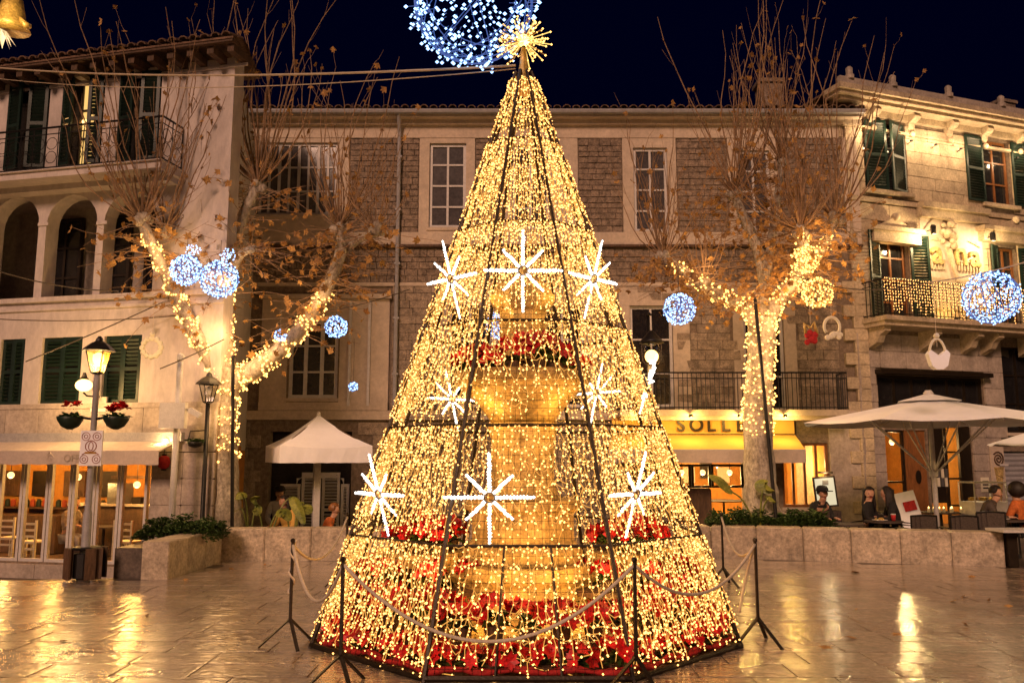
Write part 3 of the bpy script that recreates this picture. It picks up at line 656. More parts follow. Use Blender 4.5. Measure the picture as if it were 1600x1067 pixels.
# ------------------------------------------------------------------ right building
O=at(1347,710,21.9); O.z=0; AR=R(19.4)
rb_=thing('ornate_townhouse','warm limestone townhouse with floodlit cornice and lettered relief between green shutters','building',O,AR)
F=Fac(rb_,O,AR); ZB=-.4; XR=9.5; MR=Mx.Rotation(AR,3,'Z')
def RW(x,y,z): return O+MR@V((x,y,z))
zt=F.L(1480,203)[1]
w1=F.B(1370,193,1404,299); w2=F.B(1545,222,1580,322)
w1=F.B(1349,193,1413,299); w2=F.B(1534,221,1578,320)
d1=F.B(1374,368,1421,507); d2=F.B(1560,388,1592,516)
lw=F.B(1371,588,1536,640); rw=F.B(1568,544,1640,676)
door=F.B(1387,672,1452,850); gl=F.B(1455,665,1522,850); shu=F.B(1571,705,1660,850)
mb=MB(); wall(mb,0,XR,ZB,zt,[w1,w2,d1,d2,lw,rw,door,gl,shu],.35); mb.build('stone_wall',m_rub_base,rb_)
ops=[w1,w2,d1,d2,lw,rw,door,gl,shu]
zs1=F.L(1480,328)[1]; zbl=F.L(1470,514)[1]; zc0=F.L(1480,205)[1]
# coursed limestone blocks of the top floor and ground floor
def courses(z0,z1,h,wmin,wmax,mat,n):
    lst=[]; z=z0; k=round((z1-z0)/h); h=(z1-z0)/k
    for j in range(k):
        x=-rnd.random()*.3
        while x<XR:
            w=U(wmin,wmax); a=max(0,x); b=min(XR,x+w)
            z=z0+j*h
            # cut around the openings
            segs=[(a,b)]
            for o in ops:
                if o[2]-.03<z+h and z<o[3]+.03:
                    ns=[]
                    for p,q in segs:
                        if o[1]+.03<=p or o[0]-.03>=q: ns.append((p,q))
                        else:
                            if p<o[0]-.1: ns.append((p,o[0]-.03))
                            if q>o[1]+.1: ns.append((o[1]+.03,q))
                    segs=ns
            for p,q in segs:
                if q-p>.08: lst.append((p,z,q-p,h))
            x+=w
    vis=[l for l in lst if l[0]<4.9]; far=[l for l in lst if l[0]>=4.9]
    for x,z,w,hh in vis[:n]: piece(rb_,'limestone_block',(x+w/2,-.02+U(-.006,.006),z+hh/2),(w-.012,.07,hh-.012),mat,(U(-.01,.01),0,0))
    mb=MB()
    for x,z,w,hh in far+vis[n:]: mb.boxr(x+.006,x+w-.006,-.05+U(-.005,.005),-.001,z+.006,z+hh-.006)
    if mb.v: mb.build('limestone_facing',mat,rb_,'stuff')
courses(zs1+.12,zc0-.1,.36,.6,1.2,m_rstone,120)
courses(zbl+.0+.05,zs1-.1,.5,.9,1.7,m_rstone,60)
courses(ZB,zbl-.25,.46,.5,1.1,m_clad,100)
# left return of the wall with quoins
mb=MB(); mb.add([(0,.002,ZB),(.25,3,ZB),(.25,3,zt),(0,.002,zt),(.3,.3,ZB),(.5,3,ZB),(.5,3,zt),(.3,.3,zt)],[(0,3,2,1),(4,5,6,7),(3,7,6,2),(0,1,5,4)]); mb.build('return_wall',m_rstone,rb_)
k=0; z=zs1
while z<zc0-.3:
    w=.34 if k%2 else .2; piece(rb_,'quoin_stone',(-.06+w/2*0,.28-.0,z+.17),(.12,.5 if k%2 else .36,.33),m_rstone); z+=.345; k+=1
# cornice: steps, brackets, string
zcb=F.L(1480,180,-.5)[1]; 
mb=MB(); mb.boxr(-.65,XR,-.70,-.002,zt+.36,zt+.50).boxr(-.58,XR,-.60,-.002,zt+.26,zt+.357).boxr(-.45,XR,-.46,-.002,zt+.16,zt+.257).boxr(-.12,XR,-.12,-.002,zt-.02,zt+.157); mb.build('cornice',m_rstone,rb_)
MB().boxr(-.08,XR,-.10,-.002,zt-.42,zt-.34).build('cornice_string',m_rstone,rb_)
for px in (1358,1418,1477,1530,1583,1640):
    x=F.L(px,180)[0]; mb=MB(); mb.prism([(0,0),(-.34,.0),(-.38,-.1),(-.30,-.2),(-.14,-.26),(-.10,-.45),(0,-.5)],-.11,.11); o=mb.build('cornice_bracket',m_rstone,rb_); o.location=(x,-.003,zt+.15); o.rotation_euler=(0,0,pi/2); o.scale=(1,1,.8)
    o.rotation_euler=(0,0,pi/2)
    MB().ball((0,0,0),.09,10,6,(1,.8,1)).build('bracket_boss',m_rstone,rb_,smooth=True).location=(x,-.14,zt-.38)
MB().boxr(-.5,XR,-.5,2.2,zt+.50,zt+.56).build('roof_deck',m_tile,rb_)
mb=MB().boxr(-.45,XR,-.48,-.36,zt+.56,zt+.80); mb.build('parapet',m_clad,rb_)
for px in (1329,1396,1482,1563,1640):
    x=F.L(px,150,-.42)[0]; MB().lathe([(.13,0),(.13,.1),(.09,.14),(.10,.30),(.05,.36)],8,(x,-.42,zt+.76)).build('parapet_finial',m_clad,rb_)
x=F.L(1570,150,1)[0]; MB().boxr(x-.3,x+.3,.9,1.5,zt+.5,zt+1.75).boxr(x-.36,x+.36,.85,1.55,zt+1.75,zt+1.85).build('chimney',m_rubble,rb_)
# windows of the top floor
for (a,b,c,d),i in ((w1,0),(w2,1)):
    if i==0:
        m_=(a+b)/2; window(rb_,a+.02,b-.02,c,d,2,3,m_frame,g_dark,.16,.06,False); wv=(b-a)*.46
        shutter(rb_,a+.03,c,d,wv,R(10),1,y=-.02); shutter(rb_,b-.03,c,d,wv,R(16),-1,y=-.02)
    else:
        window(rb_,a+.02,b-.02,c,d,2,3,m_door,g_dark,.14,.07,False)
        MB().boxr(a+.1,b-.1,.2,.22,c+.1,d-.1).build('curtain',m_awn,rb_)
        wv=(b-a)*.62; shutter(rb_,a-.01,c,d,wv,0.05,-1,y=-.065); shutter(rb_,b+.01,c,d,wv,0.05,1,y=-.065)
    MB().boxr(a-.15,b+.15,-.16,-.056,c-.12,c-.01).build('window_sill',m_rstone,rb_)
# string course and pediments
x=F.L(1429,325)[0]; x2=F.L(1533,333)[0]
MB().boxr(x,x2,-.34,-.056,zs1-.10,zs1+.06).boxr(x,x2,-.24,-.056,zs1-.36,zs1-.103).build('relief_cornice',m_rstone,rb_)
MB().boxr(x2+.01,XR,-.12,-.056,zs1-.08,zs1+.05).boxr(0,x-.01,-.12,-.056,zs1-.08,zs1+.05).build('string_course',m_rstone,rb_)
def pediment(pl,pr,y0,y1):
    a=F.L(pl,y1,-.2)[0]; b=F.L(pr,y1,-.2)[0]; z=F.L((pl+pr)/2,y1,-.2)[1]; zt_=F.L((pl+pr)/2,y0,-.2)[1]; m_=(a+b)/2; h=zt_-z
    MB().boxr(a,b,-.40,-.056,z,z+.12).boxr(a+.08,b-.08,-.30,-.056,z-.3,z-.003).build('door_hood',m_rstone,rb_)
    pts=[(a+.05,z+.123)]+[(m_+(t)*(b-a)/2*.95,z+.123+h*.75*(1-abs(t))**1.8) for t in [i/8 for i in range(-7,8)]]+[(b-.05,z+.123)]
    MB().prism(pts,-.26,-.06).build('pediment',m_rstone,rb_)
    MB().ball((m_,-.26,z+.1+h*.72),.12,8,6).build('pediment_boss',m_rstone,rb_,smooth=True)
pediment(1358,1438,338,364); pediment(1530,1640,344,366)
# balcony doors with shutters
for (a,b,c,d),i in ((d1,0),(d2,1)):
    window(rb_,a+.02,b-.02,c,d,2,4,m_door,g_dark,.16,.07,False); MB().boxr(a+.1,b-.3,.21,.23,c,d-.3).build('curtain',m_awn,rb_)
    wv=(b-a)*.52; shutter(rb_,a-.02,c,d,wv,R(20),-1,y=-.06); shutter(rb_,b+.02,c,d,wv,R(16),1,y=-.06)
plight('landing_light',((d1[0]+d1[1])/2-.3,.12,d1[3]-.6),10,WARM,.05,rb_)
# plastered relief with letters a n a and a foliage bracket
a=F.L(1441,400,-.09)[0]; b=F.L(1536,400,-.09)[0]; z0=F.L(1490,436,-.09)[1]; z1=zs1-.37
MB().boxr(a,b,-.09,-.056,z0,z1).build('relief_panel',m_cream,rb_); MB().boxr(a-.02,b+.02,-.12,-.056,z0-.9,z0-.004).build('relief_base',m_rstone,rb_)
for ch,px,py,s in (('a',1462,396,1.0),('n',1499,398,1.0),('a',1521,402,.95)):
    x,z=F.L(px,py,-.1); text(rb_,ch,s,(x,-.125,z),(pi/2,0,0),m_fount,.05,'relief_letter',bold=.016)  # darker stone puts the letters' shadow tone into their colour
x,z=F.L(1461,375,-.1); MB().prism([(x-.2,z-.03),(x+.05,z+.07),(x+.22,z-.1),(x+.1,z-.02)],-.16,-.092).build('relief_accent',m_rstone,rb_); x,z=F.L(1520,382,-.1); MB().prism([(x-.2,z+.06),(x+.05,z+.07),(x+.22,z-.1),(x+.05,z-.02)],-.16,-.092).build('relief_accent',m_rstone,rb_)
for px0,px1,py in ((1454,1475,413),(1491,1530,416)):
    mb=MB(); xa,z=F.L(px0,py,-.1); xb,_=F.L(px1,py,-.1)
    n=int((xb-xa)/.11)
    for i in range(n+1): mb.boxr(xa+i*.11,xa+i*.11+.045,-.15,-.092,z-.13,z+.13)
    mb.boxr(xa-.03,xb+.05,-.15,-.092,z+.135,z+.17); mb.build('relief_balustrade',m_rstone,rb_)
x,z=F.L(1482,358,-.2); mb=MB()
for k in range(26):
    q=U(0,2*pi); r=U(0,.26); mb.ball((x+r*math.cos(q),-.16-U(0,.16),z-.15+r*1.5*math.sin(q)),U(.07,.12),6,5)
mb.build('foliage_carving',m_rstone,rb_,smooth=True); MB().prism([(x-.06,z-.5),(x+.12,z-.5),(x+.34,z-1.5),(x+.26,z-1.5)],-.15,-.092).build('carved_stem',m_rstone,rb_)
# two black spotlights on arms
for px,py in ((1458,357),(1551,368)):
    x,z=F.L(px,py,-.7); xa=F.L(px-22,py,-.06)[0]
    mb=MB().tube([(xa,-.055,z+.05),(xa+.1,-.5,z+.06),(x,-.7,z+.06)],.016,6); mb.boxr(xa-.05,xa+.05,-.08,-.055,z-.02,z+.14)
    mb.build('spot_arm',m_iron,rb_); MB().lathe([(.07,-.16),(.075,.06),(.05,.1)],10,(x,-.7,z)).build('spot_head',m_iron,rb_)
    plight('spot_lamp',(x,-.75,z-.25),170,(1,.68,.32),.05,rb_)
# floodlights under the cornice, standing on the string course
for px in (1358,1392,1428,1466,1505,1548,1592,1640):
    x=F.L(px,214,-.3)[0]; z=zt-.62; MB().box((x,-.20,z),(.07,.05,.04)).tube([(x,-.20,z-.01),(x,-.05,z-.05)],.009,5).build('cornice_floodlight',m_iron,rb_); plight('cornice_lamp',(x,-.46,z+.06),34,(1,.67,.36),.08,rb_)
# balcony with light curtain
bx=F.L(1352,506,-.2)[0]; BD=-.9
MB().boxr(bx,XR,BD-.05,-.056,zbl-.02,zbl+.1).boxr(bx+.05,XR,BD+.06,-.056,zbl-.14,zbl-.023).build('balcony_slab',m_rstone,rb_)
for px in (1375,1455,1520,1551,1610):
    x=F.L(px,530,-.4)[0]; o=MB().prism([(0,0),(-.62,0),(-.64,-.12),(-.45,-.22),(-.34,-.4),(-.12,-.48),(0,-.55)],-.1,.1).build('corbel',m_rstone,rb_); o.location=(x,-.057,zbl-.145); o.rotation_euler=(0,0,pi/2)
zr=zbl+1.08
railing(rb_,[(bx+.05,-.1),(bx+.05,BD),(XR,BD)],zbl+.1,zr,step=.13)
bl=thing('balcony_light_curtain','warm light curtain hung along the railing of the limestone townhouse balcony','string lights',O,AR)
mb=MB(); cb=MB(); x=bx+.02
while x<5.6:
    ln=U(.5,.98); cb.tube([(x,BD-.03,zr),(x+U(-.02,.02),BD-.035,zr-ln)],.005,3,False); k=0
    while k*.08<ln: mb.octa((x+U(-.02,.02),BD-.04,zr-k*.08-U(0,.03)),.017); k+=1
    x+=.088
cb.build('cord',m_pcable,bl); mb.build('bulbs',e_bulb,bl,'stuff')
# ground floor: big timber window box, door, shop glass, sign
a,b,c,d=lw; window(rb_,a,b,c,d,6,1,m_frame,g_dark,.10,.08,True); o=MB().boxr(a-.1,b+.1,-.3,-.056,d,d+.12).build('window_canopy',m_frame,rb_)
window(rb_,*rw,3,3,m_frame,g_dark,.1,.06,True)
for w in (lw,rw,w1,w2,d1,d2): MB().boxr(w[0],w[1],.32,.34,w[2],w[3]).build('dark_backing',m_dark,rb_)
a,b,c,d=door; xm=F.L(1420,750)[0]
window(rb_,a,xm-.02,ZB+.2,d,1,2,m_frame,g_pane,.12,.06,False)
dd=MB().boxr(xm,b,.05,.11,ZB+.05,d).build('timber_door',m_door,rb_)
MB().boxr(xm+.08,b-.1,.03,.049,ZB+.25,ZB+1.0).build('door_panel',m_door,dd); MB().boxr(xm+.08,b-.1,.03,.049,d-.7,d-.1).build('door_panel',m_door,dd); x,z=F.L(1437,745); o=MB().lathe([(.13,0),(.13,.02)],14).build('door_porthole',m_frame,dd); o.location=(x,.045,z); o.rotation_euler=(pi/2,0,0); o.scale=(.7,1.4,1)
a,b,c,d=gl; xg=F.L(1484,750)[0]; MB().boxr(a,xg-.03,.1,.16,ZB+1.0,d).build('dark_panel',m_frame,rb_); window(rb_,xg,b-.3,ZB+.2,d,1,4,m_frame,g_pane,.12,.06,False); MB().boxr(b-.29,b,.02,.18,ZB,d).build('door_post',m_frame,rb_)
for j,py in enumerate((738,752)):
    for i in range(3):
        x,z=F.L(1468+i*6,py+4*i*0,.05); MB().boxr(x-.035,x+.035,.06,.098,z-.14,z+.10).build('pinned_card',m_paper if (i+j)%2 else m_steel,rb_)
zi=max(door[3],gl[3])+.1
MB().boxr(door[0]-.3,gl[1]+.3,3.6,3.7,ZB,zi).build('back_wall',m_inter,rb_); MB().boxr(door[0]-.3,gl[1]+.3,.36,3.6,zi,zi+.1).build('room_ceiling',m_inter,rb_); MB().boxr(door[0]-.4,door[0]-.3,.36,3.6,ZB,zi).boxr(gl[1]+.3,gl[1]+.4,.36,3.6,ZB,zi).build('room_wall',m_inter,rb_)
for px in (1402,1494):
    x,z=F.L(px,690,1.0); MB().ball((x,1.2,z),.08,10,8).build('pendant_lamp',e_pend,rb_,smooth=True); plight('pendant_light',(x,1.2,z-.15),240,(1,.64,.24),.08,rb_); MB().tube([(x,1.2,z),(x,1.2,zi)],.01,4).build('pendant_cord',m_iron,rb_)
for k in range(3):
    x=door[0]+.12+.22*k; MB().boxr(x,x+.16,.9,.92,.9+.3*k,1.3+.3*k).build('poster',m_redcloth if k==1 else m_paper,rb_)
a,b,c,d=shu; mb=MB()
for k in range(int((d-ZB)/.14)): mb.prism([(.02+.03,ZB+k*.14),(.02,ZB+k*.14+.07),(.05,ZB+k*.14+.138),(.08,ZB+k*.14+.07)],0,1)
o=mb.build('roller_shutter',m_grey,rb_); o.rotation_euler=(0,0,pi/2); o.location=(b,.06,0); o.scale=(1,b-a,1); o.rotation_euler=(0,0,pi/2); 
# ice cream cone sign on the pier
x,z=F.L(1560,742,-.1); z1=F.L(1560,700,-.1)[1]
sg=thing('cone_sign','tall beige sign board with swirled ice cream cone on stone pier beside grey shutter','sign',RW(x,-.07,z),AR)
MB().boxr(-.24,.24,-.05,0,-.95,.85).build('board',m_cream,sg); mb=MB().prism([(-.17,.22),(.17,.22),(.0,-.72)],-.08,-.052); mb.build('cone',m_fount,sg)
for i in range(5):
    MB().tube([( -.16+.32*t/6,-.08,.18-i*.19+.0) for t in range(7)] if i==0 else [(-.16+.034*i,-.082,.18-i*.18),(.16-.034*i,-.082,.10-i*.18)],.008,4).build('waffle_line',m_wood,sg)
mb=MB(); pts=[(.0+(.02+.19*t/30)*math.cos(t*.5),-.07,.44+(.02+.19*t/30)*math.sin(t*.5)) for t in range(31)]; mb.tube(pts,.02,6); mb.build('swirl',m_wood,sg); MB().boxr(.02,.34,-.09,-.055,.25,.31).build('cone_flag',m_white,sg)
x,z=F.L(1540,757,-.09); o=MB().boxr(-.14,.14,-.03,0,-.2,.2).build('notice_board',m_paper,None); o.location=RW(x,-.06,z); o.rotation_euler=(0,0,AR); tag(o,'small framed grid notice on the stone pier left of the cone sign','notice')
MB().boxr(-.1,.1,-.034,-.031,-.02,.02).build('printed_line',m_iron,o); 
for k in (-1,1): MB().boxr(-.1,.1,-.034,-.031,-.02+k*.09,.02+k*.09).build('printed_line',m_iron,o)

x,z=F.L(1492,496,-.4); plight('balcony_uplight',(x,-.45,z),34,(1,.60,.18),.06,rb_); MB().lathe([(.05,-.08),(.06,0)],8,(x,-.45,z-.02)).build('balcony_uplighter',m_iron,rb_)
# ------------------------------------------------------------------ cone shaped light tree
TX,TY=.14,9.42; TR=2.32; TH_=6.45
def rad(z): t=z/TH_; return TR*(1-t)+.10*t
def rib(k,z): a=R(-112.5+45*k); r=rad(z); return V((r*math.cos(a),r*math.sin(a),z))
def pan(k,s,z,o=0):
    p=rib(k,z).lerp(rib(k+1,z),s); a=R(-90+45*k); return p+V((math.cos(a)*o,math.sin(a)*o,0))
ct=thing('light_tree','tall eight sided cone frame hung with golden light curtains around the fountain','christmas tree',(TX,TY,0))
def zfront(py):
    lo,hi=0,TH_
    for _ in range(50):
        z=(lo+hi)/2; y=TY-rad(z)*math.cos(R(22.5)); q=533.5-FPX*math.tan(math.atan2(z-H,y)-PITCH)
        if q>py: lo=z
        else: hi=z
    return z
rings=[.03]+[zfront(p) for p in (853,664,500,345,215)]+[TH_-.1]
for k in range(8):
    MB().tube([rib(k,0.0),rib(k,TH_)],.022,6).build('rib',m_frame,ct)
for z in rings:
    MB().tube([rib(k,z) for k in range(9)],.016 if z>.1 else .028,6,False).build('ring_bar',m_frame,ct)
for s in (.34,.66): MB().tube([pan(0,s,.03),pan(0,s+(0.02 if s<.5 else -.02),rings[1])],.013,5).build('gate_bar',m_frame,ct)
mb=MB()
for k in range(8):
    z=.1
    while z<rings[4]: mb.tube([pan(k,0,z,-.012),pan(k,1,z,-.012)],.0022,3,False); z+=.075
    n=22
    for i in range(1,n):
        s=i/n; zz=TH_*(.62 if i%2 else .35); mb.tube([pan(k,s,.05,-.012),pan(k,s,zz,-.012)],.0022,3,False)
mb.build('wire_mesh',m_frame,ct,'stuff')
rr=random.Random(11); cords=MB(); bul=MB()
for k in range(8):
    for ti in range(len(rings)-1):
        za,zb=rings[ti],rings[ti+1]; wd=(rib(k,(za+zb)/2)-rib(k+1,(za+zb)/2)).length
        sp=.038 if not (k==0 and ti<3) else .068
        if k in (3,4,5) and ti<3: sp=.09
        n=max(2,int(wd/sp)); cols=[]
        for i in range(n):
            s0=(i+.5)/n; z=zb; pts=[]; s=s0; low=za+rr.uniform(0,.18)*(zb-za)+.02
            while z>low:
                s=s0+rr.uniform(-.34,.34)/n; pts.append((s,z,rr.uniform(-.02,.03))); z-=rr.uniform(.045,.085)
            if len(pts)<2: continue
            cols.append(pts); cords.tube([pan(k,a,b,.02+c) for a,b,c in pts],.0042,3,False)
            for a,b,c in pts:
                for q in range(1 if rr.random()<.55 else 2):
                    bul.octa(tuple(pan(k,a+rr.uniform(-.1,.1)/n,b-rr.uniform(0,.06),.025+c)),rr.uniform(.0065,.0115))
        for p,q in zip(cols,cols[1:]):
            for j in range(min(len(p),len(q))-1):
                if rr.random()<.42:
                    a=pan(k,p[j][0],p[j][1],.02+p[j][2]); b=pan(k,q[j][0],q[j][1],.02+q[j][2]); c=(a+b)/2-V((0,0,rr.uniform(.01,.06)))
                    cords.tube([a,c,b],.0042,3,False)
                    if rr.random()<.5: bul.octa(tuple(c),.012)
cords.build('light_cord',e_cord,ct,'stuff'); bul.build('light_bulbs',e_bulb,ct,'stuff')
# garland of bulbs along the outer ribs
mb=MB()
for k in range(8):
    for i in range(60):
        if rr.random()<.6: mb.octa(tuple(rib(k,TH_*(i+rr.random())/60)*1.0+V((rr.uniform(-.03,.03),rr.uniform(-.03,.03),0))),.011)
mb.build('rib_bulbs',e_bulb,ct,'stuff')
# star burst topper
sz=at(816,64,TY).z
st=thing('star_topper','spiky golden burst of lit rods topping the cone light tree','tree topper',(TX,TY,sz))
mb=MB(); gb=MB(); gold=MB()
for i in range(84):
    z=rr.uniform(-.95,1); q=rr.uniform(0,2*pi); r=math.sqrt(1-z*z); d=V((r*math.cos(q),r*math.sin(q),z)); L=rr.uniform(.18,.37)
    (mb if i%2 else gold).tube([d*.03,d*L],.0065,4); gb.octa(tuple(d*L),.015); gb.octa(tuple(d*L*.7),.011); 
    if i%3==0:
        e=(d+V((rr.uniform(-.5,.5),rr.uniform(-.5,.5),rr.uniform(-.5,.5)))).normalized(); gold.tube([d*L*.6,d*L*.6+e*.09],.006,4); gb.octa(tuple(d*L*.6+e*.09),.013)
mb.build('lit_rods',E('gold_rod',(1,.62,.16),1.6,False),st); gold.build('gold_rods',m_gold,st); gb.build('bulbs',e_gball,st,'stuff')
MB().ball((0,0,0),.075,12,8).build('core',e_lamp,st,smooth=True); MB().tube([(0,0,-.05),(0,0,TH_-sz-.05)],.025,6).build('mast',m_frame,st)
MB().lathe([(.11,TH_-sz-.25),(.05,TH_-sz+.12),(.03,-.1)],10).build('collar',m_gold,st)
# snowflakes on the panels
def hit(px,py,k):
    a=R(-90+45*k); n=V((math.cos(a),math.sin(a),0)); p0=rib(k,0)+V((TX,TY,0)); p1=rib(k+1,0)+V((TX,TY,0)); p2=rib(k,TH_)+V((TX,TY,0))
    nn=(p1-p0).cross(p2-p0).normalized(); 
    if nn.dot(n)<0: nn=-nn
    o=V((0,0,H)); d=ray(px,py); t=(p0-o).dot(nn)/d.dot(nn); return o+d*t,nn,(p1-p0).normalized()
hub=None
def flake(px,py,k,sc_,label):
    p,nn,u=hit(px,py,k); up=nn.cross(u)
    if up.z<0: up=-up
    u2=up.cross(nn); out=nn*(.07 if k in (0,1,7,2,6) else -.05)
    o=thing('snowflake_light',label,'snowflake light',p+out,0,'white snowflakes on the light tree')
    m=Mx((u2,nn,up)).transposed(); o.rotation_euler=m.to_euler()
    for i in range(8):
        a=i*pi/4; L=(.43 if i%4==2 else .40 if i%4==0 else .29)*sc_
        if i==2: L*=.95
        d=V((math.cos(a),0,math.sin(a)))
        ar_=MB().tube([d*.055*sc_,d*L],[.011*sc_,.008*sc_],6); nb=int(L/.032)
        for q in range(nb): ar_.octa(tuple(d*(.07+(L-.07)*q/(nb-1))+V((rr.uniform(-.005,.005),0,rr.uniform(-.005,.005)))),(.021 if q<nb-2 else .016)*sc_)
        ar_.build('arm',e_white,o)
    MB().ring((0,0,0),.05*sc_,.012,(1,0,0),(0,0,1),10,5).build('hub',m_steel,o)
for a in [(817,428,0,1.0,'white snowflake high on the front panel of the cone, directly over the red flowered bowl'),
  (712,440,7,1.0,'white snowflake high on the front left panel, beside the upper front one'),
  (920,440,1,1.0,'white snowflake high on the front right panel, beside the upper front one'),
  (765,780,0,1.02,'large white snowflake low on the front panel above the wire gate'),
  (600,775,7,1.0,'white snowflake low on the left panel before the red flowers at left'),
  (985,775,1,1.0,'white snowflake low on the right panel before the red flowers at right'),
  (702,622,5,.95,'fainter snowflake seen through the cone left of the fountain bowl'),
  (936,612,3,.95,'fainter snowflake seen through the cone right of the fountain bowl'),
  (1004,602,2,.8,'snowflake seen edge on at the right flank of the cone, level with the bowl')]: flake(*a)
# ------------------------------------------------------------------ fountain inside
fo=thing('stone_fountain','tiered ochre stone fountain with flower filled bowl standing inside the cone of lights','fountain',(TX-.02,TY,0))
def Z(py): return at(820,py,TY).z
def lathe_part(name,prof,n=8,m=m_fount,sm=False): return MB().lathe(prof,n).build(name,m,fo,smooth=sm)
lathe_part('base_step',[(1.15,0),(1.15,.16),(1.05,.18)]); lathe_part('base_drum',[(.86,.182),(.86,.3),(.80,.34),(.80,Z(905)),(.88,Z(893)),(.88,Z(875))])
lathe_part('pedestal',[(.70,Z(874)),(.70,Z(855)),(.60,Z(840)),(.60,Z(800)),(.68,Z(792)),(.68,Z(780))])
lathe_part('column',[(.42,Z(779)),(.36,Z(750)),(.36,Z(690)),(.40,Z(672)),(.40,Z(661))],12)
lathe_part('bowl',[(.36,Z(660)),(.42,Z(648)),(.56,Z(625)),(.74,Z(603)),(.78,Z(597)),(.78,Z(584)),(.72,Z(582)),(.68,Z(590))],28,m_fount,True)
lathe_part('upper_column',[(.30,Z(590)),(.28,Z(560)),(.28,Z(490)),(.33,Z(484)),(.40,Z(472)),(.40,Z(464))],8)
lathe_part('dome_cap',[(.37,Z(463)),(.28,Z(445)),(.12,Z(432)),(.05,Z(420))],12)
for k in range(8):
    a=R(22.5+45*k); c=.805; 
    piece(fo,'drum_panel',(c*.93*math.cos(a+R(22.5)),c*.93*math.sin(a+R(22.5)),(.36+Z(908))/2),(.03,.5,Z(908)-.42),m_fount,(0,0,a+R(22.5)))
for sx,nm in ((-1.12,'left'),(1.16,'right')):
    MB().lathe([(.26,0),(.26,.08),(.13,.16),(.11,.5),(.18,.58),(.30,.62),(.46,.72),(.50,.80),(.50,.86),(.44,.86)],16,(sx,-.1,0)).build('side_basin',m_fount,fo,smooth=False)
plight('fountain_fill',(TX-.5,TY-1.35,.6),34,(1,.50,.11),.1); plight('fountain_fill',(TX+.55,TY-1.2,.6),34,(1,.50,.11),.1);  # unseen fill lights, added to make up for the weakened curtain bulbs
# ------------------------------------------------------------------ poinsettias
def petal(mb,c,d,L,w,drop):
    d=d.normalized(); s=V((-d.y,d.x,0)).normalized(); m1=c+d*L*.45+V((0,0,.015)); t=c+d*L-V((0,0,drop))
    mb.add([c,m1+s*w,t,m1-s*w],[(0,1,2),(0,2,3)])
def poinsettia(seed,sc_=1):
    r2=random.Random(seed)
    o=bpy.data.objects.new('poinsettia',None); col.objects.link(o); tag(o,'red poinsettia','flower')
    lv=MB(); br=MB()
    for i in range(16):
        q=r2.uniform(0,2*pi); d=V((math.cos(q),math.sin(q),r2.uniform(-.1,.6))); petal(lv,V((0,0,r2.uniform(.06,.16))),d,r2.uniform(.12,.19),.035,.03)
    for h in range(11):
        q=h*2.4+r2.uniform(-.3,.3); ph=r2.uniform(.15,1.25); n=V((math.cos(q)*math.cos(ph),math.sin(q)*math.cos(ph),math.sin(ph))); c=V((0,0,.13))+n*r2.uniform(.12,.16); u=n.orthogonal().normalized(); w=n.cross(u)
        for j in range(8):
            a=2*pi*j/8+r2.uniform(-.25,.25); d=(u*math.cos(a)+w*math.sin(a)+n*r2.uniform(.1,.6)).normalized(); L=r2.uniform(.06,.10); sd=n.cross(d).normalized()*.027
            br.add([c,c+d*L*.45+sd,c+d*L,c+d*L*.45-sd],[(0,1,2),(0,2,3)])
    MB().lathe([(.06,0),(.08,.10),(.085,.10)],8).build('pot',m_wood,o); lv.build('leaves',m_leafg,o); br.build('bracts',m_bract,o)
    KID[o.name]=kids(o); return o
protos=[poinsettia(i) for i in range(3)]; used=[False]*3; pn=0
def plant(x,y,z,s,label,group):
    global pn
    i=pn%3; pn+=1
    o=protos[i]; src=o
    if used[i]:
        o=src.copy(); col.objects.link(o)
        for ch in KID[src.name]: c=ch.copy(); col.objects.link(c); c.parent=o
    used[i]=True; o.location=(x,y,z); o.rotation_euler=(0,0,U(0,6.28)); o.scale=(s,s,s*U(.9,1.15)); o['label']=label; o['group']=group
LB='red poinsettia in the %s flower ring, at the %s of the cone foot'
def side(a):
    a=a%(2*pi); return 'back' if R(40)<a<R(140) else 'left flank' if R(140)<=a<R(215) else 'front left' if R(215)<=a<R(255) else 'front gate' if R(255)<=a<R(285) else 'front right' if R(285)<=a<R(325) else 'right flank'
for k in range(40):
    a=2*pi*(k+.5)/40; r=2.10*math.cos(R(22.5))/math.cos(((a-R(-90)+R(22.5))%R(45))-R(22.5)); plant(TX+r*math.cos(a)+U(-.03,.03),TY+r*math.sin(a),-.02,U(1.0,1.2),LB%('outer low',side(a)),'poinsettias in the outer ring')
for k in range(36):
    a=2*pi*k/36; r=1.74+U(-.05,.05); plant(TX+r*math.cos(a),TY+r*math.sin(a),.24,U(1.1,1.4),LB%('inner raised',side(a)),'poinsettias in the inner ring')
for k in range(18):
    a=2*pi*k/18; z=Z(590); plant(TX+.66*math.cos(a),TY+.66*math.sin(a),z-.03,U(.85,1.15)*(1.4 if k in (13,14,15) else 1),'red poinsettia filling the high bowl of the fountain','poinsettias in the fountain bowl')
for sx,nm in ((-1.12,'left'),(1.16,'right')):
    for k in range(9):
        a=2*pi*k/8; r=.30 if k<8 else 0; plant(TX+sx+r*math.cos(a),TY-.1+r*math.sin(a),.84+(.1 if k==8 else 0),U(1.0,1.25),'red poinsettia massed in the %s side basin of the fountain'%nm,'poinsettias in the %s basin'%nm)
    for k in range(8):
        a=2*pi*(k+.3)/8; plant(TX+sx+.62*math.cos(a),TY-.1+.62*math.sin(a),.52,U(.85,1.1),'red poinsettia in the tier under the %s basin rim'%nm,'poinsettias under the %s basin'%nm)
mb=MB(); pts=[]
